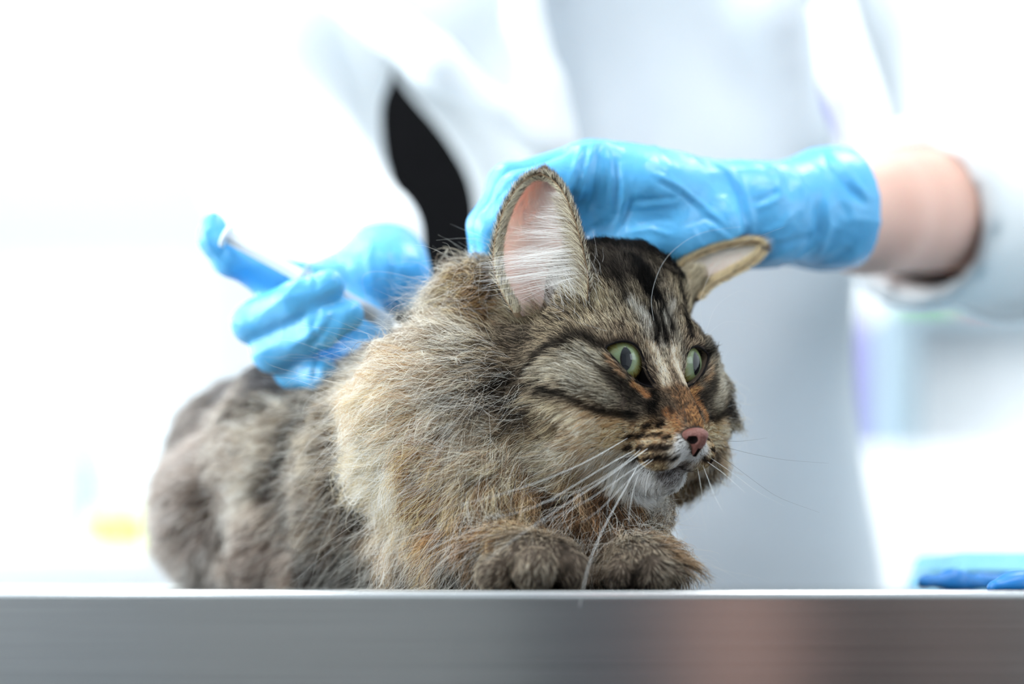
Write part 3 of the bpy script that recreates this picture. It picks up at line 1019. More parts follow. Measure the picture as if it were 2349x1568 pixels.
for c, r in (((-.75, -4.0, .78), .80), ((1.0, -4.5, .95), .98), ((2.55, -4.0, .92), .84)):
    fk.ell(c, (r, r * 1.2, r * .97), k=.12)
fk.ell((5.9, -2.1, 1.1), (1.5, 1.4, 1.05), k=.6)
for c, r in (((4.9, -3.0, .74), .72), ((6.2, -3.2, .86), .82), ((7.1, -2.5, .76), .70)):
    fk.ell(c, (r, r * 1.2, r * .97), k=.12)
fk.chain([(-13, 31, 4), (-8, 32.2, 2), (-1, 29, 1.6), (3, 24, 1.5)], [1.8, 1.7, 1.6, 1.2], 1)  # tail behind
# head
def hell(r, f, u, rr, k=.8):
    for s in ((-1, 1) if r else (1,)):
        fk.ell(H(r * s, f, u), rr, HM, k)


hell(0, -5.0, 1.1, (4.2, 4.4, 4.7), 1.5)
fk.ell(H(1.9, -4.8, 3.3), (2.3, 2.4, 2.4), HM, 1.0)
hell(1.9, -1.9, 1.0, (1.35, 1.3, 0.95), .8)
hell(2.45, -1.5, -1.5, (1.5, 1.5, 1.3), .9)
hell(1.35, -.5, -2.7, (1.15, 1.2, 1.1), .9)
hell(3.0, -2.9, -.7, (1.9, 2.1, 2.1), 1.2)
hell(3.0, -3.0, -2.8, (2.0, 2.7, 2.3), 1.2)
fk.ell(H(3.7, -3.6, -2.0), (1.5, 2.2, 2.4), HM, 1.2)
hell(0, -2.8, -4.0, (2.4, 3.0, 1.5), 1.0)
fk.cone(H(0, -2.0, 1.2), H(0, 1.5, -3.05), 1.2, .82, .7)
hell(.88, .75, -4.1, (1.08, 1.2, .88), .35)
fk.ell(H(0, 1.65, -3.75), (.75, .7, .6), HM, .4)
fk.ell(H(0, -.45, -5.2), (1.1, 1.1, .74), HM, .3)
fk.cone(H(-2.4, -6.2, 2.2), H(-2.6, -8.2, 4.6), 1.7, .9, .8)  # ear roots
fk.cone(H(2.8, -5.0, 2.4), P(1580, 645, 6.4), 1.5, .6, .8)
EARPIT = P(1215, 640, 1.3)
fk.ell(EARPIT, (1.5, 1.7, 2.0), k=.8, op='sub')
_s, X, Y, Z = fk.sub((-99,) * 3, (99,) * 3)
fk.F = np.maximum(fk.F, (.03 - Z) + 0 * fk.F)                # rests on the table

# --- eyes
EYE_R = 1.34


def poly_sdf(pts, poly):
    d = np.full(len(pts), 1e9)
    s = np.ones(len(pts))
    n = len(poly)
    j = n - 1
    for i in range(n):
        e = poly[j] - poly[i]
        w = pts - poly[i]
        b = w - e * np.clip((w @ e) / (e @ e), 0, 1)[:, None]
        d = np.minimum(d, (b * b).sum(1))
        c1 = pts[:, 1] >= poly[i][1]
        c2 = pts[:, 1] < poly[j][1]
        c3 = e[0] * w[:, 1] > e[1] * w[:, 0]
        fl = (c1 & c2 & c3) | (~c1 & ~c2 & ~c3)
        s[fl] *= -1
        j = i
    return s * np.sqrt(d)


OPEN_PX = [(1384, 797), (1400, 789), (1420, 782), (1440, 781), (1458, 788), (1470, 801), (1477, 817), (1482, 838), (1489, 858), (1498, 875), (1507, 889),
           (1496, 889), (1480, 883), (1464, 876), (1448, 868), (1432, 852), (1416, 832), (1400, 814)]
q = ray_plane(1437, 822, HO - 2.2 * HR, HR)
gl_ = np.array([-.30, 1.0, .03])
gl_ /= np.linalg.norm(gl_)
q = q + ray_dir(1437, 822) * .2
irh = to_head(q)
EYES = []
for s in (1, -1):      # lids: a mound of skin over each eyeball
    fk.ell(HO + ((irh - gl_ * EYE_R) * [s, 1, 1]) @ HM, EYE_R + .09, k=1.0)
for s in (1, -1):
    g = (gl_ * [s, 1, 1]) @ HM
    I = HO + (irh * [s, 1, 1]) @ HM
    e1 = np.cross(g, HU); e1 /= np.linalg.norm(e1)         # image-left/right axis
    e2 = np.cross(e1, g)
    if s == 1:
        pl2 = []
        for (a, b) in OPEN_PX:
            w = ray_plane(a, b, I, g) - I
            pl2.append((w @ e1, w @ e2))
        pl2 = np.array(pl2)
        poly = pl2
    else:
        poly = (pl2 * [-1, 1])[::-1]
    # denser outline
    pp = np.concatenate([poly[[i]] * (1 - t) + poly[[(i + 1) % len(poly)]] * t for i in range(len(poly)) for t in (0, .5)])
    for _ in range(2):
        pp = (np.roll(pp, 1, 0) + 2 * pp + np.roll(pp, -1, 0)) / 4
    C = I - g * EYE_R
    # depth of the lid along g: on the eyeball or on the face, whichever stands out further
    ts = np.linspace(1.5, -2.0, 71)
    W = I + pp[:, :1] * e1 + pp[:, 1:] * e2
    dep = []
    for w in W:
        fv = fk.sample(w + ts[:, None] * g)
        i = np.argmax(fv < 0) if (fv < 0).any() else len(ts) - 1
        dep.append(ts[i])
    dep = np.array(dep)
    rho2 = (pp ** 2).sum(1)
    ball = np.sqrt(np.clip((EYE_R + .03) ** 2 - rho2, 0, None)) - EYE_R
    lid = np.maximum(np.where(rho2 < EYE_R ** 2, ball, -9), np.clip(dep - .03, -1.4, .25))
    for _ in range(4):
        lid = (np.roll(lid, 1) + 2 * lid + np.roll(lid, -1)) / 4
    EYES.append(dict(s=s, g=g, I=I, C=C, e1=e1, e2=e2, poly=pp, lid=lid, W=W + lid[:, None] * g))
# carve the openings
for e in EYES:
    sl, X, Y, Z = fk.sub(e['I'] - 3, e['I'] + 3)
    sh_ = np.broadcast_shapes(X.shape, Y.shape, Z.shape)
    pts = np.stack(np.broadcast_arrays(X, Y, Z), -1).reshape(-1, 3) - e['I']
    dd = pts @ e['g']
    d2 = poly_sdf(np.stack([pts @ e['e1'], pts @ e['e2']], 1), e['poly'])
    fk.blend(sl, np.maximum(d2 + .03, np.abs(dd) - 1.9).reshape(sh_).astype(np.float32), .08, 'sub')

CV, CQ = fk.mesh()
CV = relax(CV, CQ, 2, .4)
CN = normals_of(CV, CQ)

M_CATSKIN = vary(material('cat_skin_undercoat', (70, 58, 48), 0.9), (58, 48, 40), (84, 70, 58), 60)
M_LIDDARK = material('eyelid_skin', (14, 11, 13), 0.8, **{'Specular IOR Level': .12})
M_NOSE = vary(material('nose_leather', (112, 66, 58), 0.5), (104, 60, 52), (120, 72, 63), 120, bump=.5, bump_scale=900)
M_NOSTRIL = material('nostril_dark', (18, 12, 12), 0.9, **{'Specular IOR Level': .05})  # shade of the nostril hollows painted in, also the dark nose tip

cat = tag(empty('cat', (0, .08, TABLE_Z)), 'long-haired brown tabby cat lying on the steel table', 'cat')
keep(link_mesh('body', CV, CQ, M_CATSKIN), cat)

# eyeball material: iris and pupil by the angle from the gaze axis
M_EYE = bpy.data.materials.new('cat_eye')
M_EYE.use_nodes = True
N_, L_, B_ = nodes(M_EYE)
tc = N_.new('ShaderNodeTexCoord')
sp = N_.new('ShaderNodeSeparateXYZ')
L_.new(tc.outputs['Object'], sp.inputs[0])


def mth(op, a, b=None, c=None):
    n = N_.new('ShaderNodeMath')
    n.operation = op
    for i, v in enumerate((a, b, c)):
        if v is None:
            continue
        if isinstance(v, (int, float)):
            n.inputs[i].default_value = v
        else:
            L_.new(v, n.inputs[i])
    return n.outputs[0]


ux = mth('DIVIDE', sp.outputs[0], .0100)
uz = mth('DIVIDE', sp.outputs[2], .0100)
rad_ = mth('SQRT', mth('ADD', mth('MULTIPLY', ux, ux), mth('MULTIPLY', uz, uz)))
ang_ = mth('ARCTAN2', uz, ux)
cmb = N_.new('ShaderNodeCombineXYZ')
L_.new(mth('MULTIPLY', mth('COSINE', ang_), 7), cmb.inputs[0])
L_.new(mth('MULTIPLY', mth('SINE', ang_), 7), cmb.inputs[1])
L_.new(mth('MULTIPLY', rad_, 1.6), cmb.inputs[2])
fib = N_.new('ShaderNodeTexNoise')
fib.inputs['Scale'].default_value, fib.inputs['Detail'].default_value = 2.6, 5
L_.new(cmb.outputs[0], fib.inputs['Vector'])
ri = N_.new('ShaderNodeValToRGB')
els = ri.color_ramp.elements
els[0].position, els[0].color = .25, (*srgb(94, 110, 82), 1)
els[1].position, els[1].color = 1.0, (*srgb(70, 56, 26), 1)
for p_, c_ in ((.5, (114, 130, 98)), (.72, (122, 124, 78)), (.88, (106, 90, 44))):
    x_ = els.new(p_)
    x_.color = (*srgb(*c_), 1)
L_.new(mth('ADD', rad_, mth('MULTIPLY', mth('SUBTRACT', fib.outputs['Fac'], .5), .7)), ri.inputs[0])
px_ = mth('DIVIDE', ux, .30)
pz_ = mth('DIVIDE', uz, .56)
pup = mth('SQRT', mth('ADD', mth('POWER', mth('ABSOLUTE', px_), 1.7), mth('POWER', mth('ABSOLUTE', pz_), 1.7)))
mk = N_.new('ShaderNodeMapRange')
mk.inputs['From Min'].default_value, mk.inputs['From Max'].default_value = .95, 1.05
L_.new(pup, mk.inputs['Value'])
m1 = N_.new('ShaderNodeMixRGB')
m1.inputs[1].default_value = (.004, .005, .008, 1)
L_.new(mk.outputs[0], m1.inputs[0])
L_.new(ri.outputs[0], m1.inputs[2])
ml = N_.new('ShaderNodeMapRange')
ml.inputs['From Min'].default_value, ml.inputs['From Max'].default_value = .97, 1.06
L_.new(rad_, ml.inputs['Value'])
m2 = N_.new('ShaderNodeMixRGB')
m2.inputs[2].default_value = (.012, .010, .010, 1)
L_.new(ml.outputs[0], m2.inputs[0])
L_.new(m1.outputs[0], m2.inputs[1])
L_.new(m2.outputs[0], B_.inputs['Base Color'])
B_.inputs['Roughness'].default_value = .5
B_.inputs['Specular IOR Level'].default_value = 0
B_.inputs['Coat Weight'].default_value = 1.0
B_.inputs['Coat Roughness'].default_value = .02

for e in EYES:
    # eyeball with local -Y along the gaze
    nu, nv = 40, 28
    V = [(0, 0, EYE_R)] + [(EYE_R * math.sin(math.pi * j / nv) * math.cos(2 * math.pi * i / nu), EYE_R * math.sin(math.pi * j / nv) * math.sin(2 * math.pi * i / nu), EYE_R * math.cos(math.pi * j / nv))
                           for j in range(1, nv) for i in range(nu)] + [(0, 0, -EYE_R)]
    Fc = [(0, 1 + i, 1 + (i + 1) % nu) for i in range(nu)]
    for j in range(nv - 2):
        for i in range(nu):
            a, b = 1 + j * nu + i, 1 + j * nu + (i + 1) % nu
            Fc.append((a, a + nu, b + nu, b))
    n0 = 1 + (nv - 2) * nu
    Fc += [(n0 + i, len(V) - 1, n0 + (i + 1) % nu) for i in range(nu)]
    eo = link_mesh('eye', np.array(V) * .01, Fc, M_EYE, world_cm=False)
    yv = -e['g']
    xv = np.cross(yv, HU); xv /= np.linalg.norm(xv)
    zv = np.cross(xv, yv)
    pos = e['C'] * .01 + [0, 0, TABLE_Z] - np.array(cat.location)
    mw = Matrix(((xv[0], yv[0], zv[0], pos[0]), (xv[1], yv[1], zv[1], pos[1]), (xv[2], yv[2], zv[2], pos[2]), (0, 0, 0, 1)))
    eo.parent = cat
    eo.matrix_basis = mw
    eo['label'] = 'pale green eye with a dark oval pupil'
    minv = (Matrix.Translation(cat.location) @ mw).inverted()
    lidp = np.concatenate([e['W'], e['W'][:2]])
    mb = MB().tube([mt(p) for p in lidp], [.0005] * len(lidp), 8, False)
    lo_ = mb.build('eyelid', M_LIDDARK, None, True)
    lo_.parent = eo
    lo_.matrix_parent_inverse = minv
    cen = e['W'].mean(0) - e['g'] * .35
    ring = [e['W'] - e['g'] * .02] + [e['W'] * (1 - t) + cen * t - e['g'] * q_ for t, q_ in ((.05, .30), (.4, .75))]
    V = np.concatenate(ring + [cen[None] - e['g'] * .8])
    n = len(e['W'])
    Fc = [(k * n + i, k * n + (i + 1) % n, (k + 1) * n + (i + 1) % n, (k + 1) * n + i) for k in range(2) for i in range(n)] + [(2 * n + i, 2 * n + (i + 1) % n, 3 * n) for i in range(n)]
    co_ = link_mesh('eye_corner', V, Fc, M_LIDDARK)
    co_.parent = eo
    co_.matrix_parent_inverse = minv

# --- nose
NZ = np.array([0, .55, -.28])
HO = HO + NZ @ HM          # the nose is laid out from its own origin
fn = Field(*[np.arange(a - 1.6, a + 1.6, .035) for a in H(0, 1.8, -3.3)])
for s in (-1, 1):
    fn.ell(H(.27 * s, 1.50, -3.16), (.37, .56, .29), HM, .2)
fn.ell(H(0, 1.76, -3.22), (.45, .60, .38), HM, .2)
fn.cone(H(0, 1.84, -3.5), H(0, 1.6, -4.02), .32, .12, .25)
for s in (-1, 1):
    fn.cone(H(.44 * s, 2.2, -3.42), H(.8 * s, 1.75, -3.26), .12, .13, .08, 'sub')
    fn.ell(H(.40 * s, 2.14, -3.42), (.15, .3, .17), HM, .08, 'sub')
fn.cone(H(0, 2.36, -3.35), H(0, 1.85, -4.2), .03, .05, .08, 'sub')
V, Q = fn.mesh()
V = relax(V, Q, 2)
no = keep(link_mesh('nose', V, Q, M_NOSE), cat)
no['label'] = 'pink nose with dark nostrils'
no.data.materials.append(M_NOSTRIL)
fcn = to_head(V[Q].mean(1))
inn = np.zeros(len(Q), bool)
for s in (-1, 1):
    inn |= (((fcn - [.42 * s, 2.0, -3.42]) / [.19, .42, .20]) ** 2).sum(1) < 1
    a_, b_ = np.array([.44 * s, 2.1, -3.42]), np.array([.85 * s, 1.7, -3.26])
    t_ = np.clip(((fcn - a_) @ (b_ - a_)) / ((b_ - a_) @ (b_ - a_)), 0, 1)
    inn |= np.linalg.norm(fcn - a_ - t_[:, None] * (b_ - a_), axis=1) < .15
inn |= (np.abs(fcn[:, 0]) < .10) & (fcn[:, 2] < -3.78)
no.data.polygons.foreach_set('material_index', inn.astype(np.int32))
HO = HO - NZ @ HM
# --- ears: cupped shells between two edges
M_EARIN = vary(material('ear_skin', (226, 176, 166), 0.6, **{'Subsurface Weight': .4, 'Subsurface Radius': (.01, .004, .003), 'Subsurface Scale': .6}), (204, 168, 160), (226, 198, 190), 45)


M_EARFUR = vary(material('ear_rim_skin', (120, 100, 78), 0.9), (104, 86, 66), (140, 118, 92), 90)


def resample(pts, n):
    pts = np.array(pts, float)
    s = np.concatenate([[0], np.cumsum(np.linalg.norm(np.diff(pts, axis=0), axis=1))])
    u = s[-1] * (1 - (1 - np.linspace(0, 1, n)) ** 2.2)
    out = np.stack([np.interp(u, s, pts[:, d]) for d in range(pts.shape[1])], 1)
    for _ in range(2):
        out[1:-1] = (out[:-2] + 2 * out[1:-1] + out[2:]) / 4
    return out


def make_ear(lat, med, cup, axis_back, thick=.06):
    nS, nT = 34, 27
    A, B = resample([P(*q) for q in lat], nS), resample([P(*q) for q in med], nS)
    t = np.linspace(-1, 1, nT)
    S = np.linspace(0, 1, nS)
    G = A[:, None] * ((1 - t) / 2)[None, :, None] + B[:, None] * ((1 + t) / 2)[None, :, None]
    depth = cup * (1 - S ** 2.2)[:, None] * (1 - np.abs(t) ** 2.6)[None, :]
    G = G + depth[:, :, None] * axis_back
    # thickness outwards (back side)
    du = np.gradient(G, axis=0)
    dv = np.gradient(G, axis=1)
    nn = np.cross(du, dv)
    nn /= np.linalg.norm(nn, axis=2, keepdims=True) + 1e-9
    if (nn[nS // 2, nT // 2] @ axis_back) < 0:
        nn = -nn
    back = G + nn * thick
    V = np.concatenate([G.reshape(-1, 3), back.reshape(-1, 3)])
    Fc = []
    m = nS * nT
    for i in range(nS - 1):
        for j in range(nT - 1):
            a = i * nT + j
            Fc.append((a, a + 1, a + nT + 1, a + nT))
            Fc.append((m + a, m + a + nT, m + a + nT + 1, m + a + 1))
        a, b = i * nT, i * nT + nT - 1
        Fc.append((a, a + nT, m + a + nT, m + a))
        Fc.append((b, m + b, m + b + nT, b + nT))
    for j in range(nT - 1):
        a = (nS - 1) * nT + j
        Fc.append((a, a + 1, m + a + 1, m + a))
        Fc.append((j, m + j, m + j + 1, j + 1))
    o = keep(link_mesh('ear', V, Fc, M_EARIN), cat)
    o.data.materials.append(M_EARFUR)
    edge_i = np.array([0 if (max(f) < m and 0 < min(q % nT for q in f)) and max(q % nT for q in f) < nT - 1 else 1 for f in Fc], np.int32)
    o.data.polygons.foreach_set('material_index', edge_i[:len(o.data.polygons)])
    return o, G, -nn, back, S, t


EAR_N = make_ear([(1186, 728, 1.40), (1164, 695, 1.50), (1140, 652, 1.80), (1129, 600, 2.00), (1137, 540, 2.10), (1156, 480, 2.20), (1186, 430, 2.30), (1214, 407, 2.40), (1240, 400, 2.40)],
                 [(1345, 690, -0.30), (1350, 640, 0.00), (1338, 580, 0.30), (1328, 540, 0.60), (1316, 500, 1.00), (1302, 462, 1.40), (1284, 432, 1.80), (1264, 411, 2.20), (1240, 400, 2.40)],
                 2.0, np.array([.35, .92, .15]))
EAR_N[0]['label'] = 'upright pink-lined ear with long pale tufts'
EAR_F = make_ear([(1600, 690, 5.6), (1625, 656, 6.2), (1665, 634, 6.6), (1705, 612, 7.0), (1735, 590, 7.4), (1750, 568, 7.7)],
                 [(1520, 680, 6.2), (1560, 612, 6.6), (1610, 582, 7.0), (1655, 566, 7.4), (1700, 557, 7.6), (1735, 556, 7.7), (1750, 567, 7.7)],
                 1.0, np.array([-.25, .8, .5]))
EAR_F[0]['label'] = 'flattened far ear with an orange-tinted rim'

# ------------------------------------------------------------------ fur
from mathutils.bvhtree import BVHTree
BVH = BVHTree.FromPolygons([Vector(v) for v in CV], [tuple(map(int, q)) for q in CQ])
M_HAIR = bpy.data.materials.new('fur_strands')
M_HAIR.use_nodes = True
_nt = M_HAIR.node_tree
for _n in list(_nt.nodes):
    _nt.nodes.remove(_n)
_out = _nt.nodes.new('ShaderNodeOutputMaterial')
_at = _nt.nodes.new('ShaderNodeAttribute')
_at.attribute_name = 'col'
_hb = _nt.nodes.new('ShaderNodeBsdfPrincipled')
_hb.inputs['Roughness'].default_value = .55
_hb.inputs['Specular IOR Level'].default_value = .08
_tl = _nt.nodes.new('ShaderNodeBsdfTranslucent')
_mxs = _nt.nodes.new('ShaderNodeMixShader')
_mxs.inputs[0].default_value = .42
_nt.links.new(_at.outputs['Color'], _hb.inputs['Base Color'])
_nt.links.new(_at.outputs['Color'], _tl.inputs['Color'])
_nt.links.new(_hb.outputs[0], _mxs.inputs[1])
_nt.links.new(_tl.outputs[0], _mxs.inputs[2])
_nt.links.new(_mxs.outputs[0], _out.inputs[0])


def link_hair(name, Pn, Rn, Cn, parent):
    """Pn (n,k,3) cm, Rn (n,k) cm, Cn (n,k,3) linear"""
    n, k = Pn.shape[:2]
    hc = bpy.data.hair_curves.new(name)
    hc.add_curves([k] * n)
    X = (Pn.reshape(-1, 3) * .01 + [0, 0, TABLE_Z]).astype(np.float32)
    hc.attributes['position'].data.foreach_set('vector', X.ravel())
    ra = hc.attributes.get('radius') or hc.attributes.new('radius', 'FLOAT', 'POINT')
    ra.data.foreach_set('value', (Rn.reshape(-1) * .01).astype(np.float32))
    ca = hc.attributes.new('col', 'FLOAT_COLOR', 'POINT')
    C4 = np.ones((n * k, 4), np.float32)
    cc = np.clip(Cn.reshape(-1, 3), 0, 1) ** 1.14 * 2.95
    cc = np.where(cc > .5, .5 + .46 * (1 - np.exp(-(cc - .5) / .46)), cc)
    C4[:, :3] = (cc * .82 + .18 * (cc @ np.array([.3, .55, .15]))[:, None]) * .95
    ca.data.foreach_set('color', C4.ravel())
    hc.materials.append(M_HAIR)
    o = bpy.data.objects.new(name, hc)
    COL.objects.link(o)
    keep(o, parent)
    tag(o, kind='stuff')
    return o


def surf(px, py, mirror=False):
    d = ray_dir(px, py)
    hit = BVH.ray_cast(Vector(CAMP), Vector(d))
    if hit[0] is None:
        Ys = np.linspace(-6, 30, 73)
        pts = CAMP + d * ((Ys + DIST) / d[1])[:, None]
        best = min((BVH.find_nearest(Vector(p)) for p in pts), key=lambda h: h[3])
        p, n = np.array(best[0]), np.array(best[1])
    else:
        p, n = np.array(hit[0]), np.array(hit[1])
    if n @ d > 0:
        pass
    return p, n


def mirror_pt(p):
    h = to_head(p) * [-1, 1, 1]
    q = HO + h @ HM
    b = BVH.find_nearest(Vector(q))
    return np.array(b[0]), np.array(b[1])


def mirror_vec(v):
    h = (HM @ v) * [-1, 1, 1]
    return h @ HM


def flow3(p, n, dx, dy):
    v = p - CAMP
    v /= np.linalg.norm(v)
    d3 = np.array([dx, 0, -dy], float)
    d3 /= np.linalg.norm(d3)
    vn = v @ n
    k = -(d3 @ n) / (vn if abs(vn) > .25 else math.copysign(.25, vn))
    t = d3 + np.clip(k, -1.5, 1.5) * v
    t -= n * (t @ n)
    return t / (np.linalg.norm(t) + 1e-9)


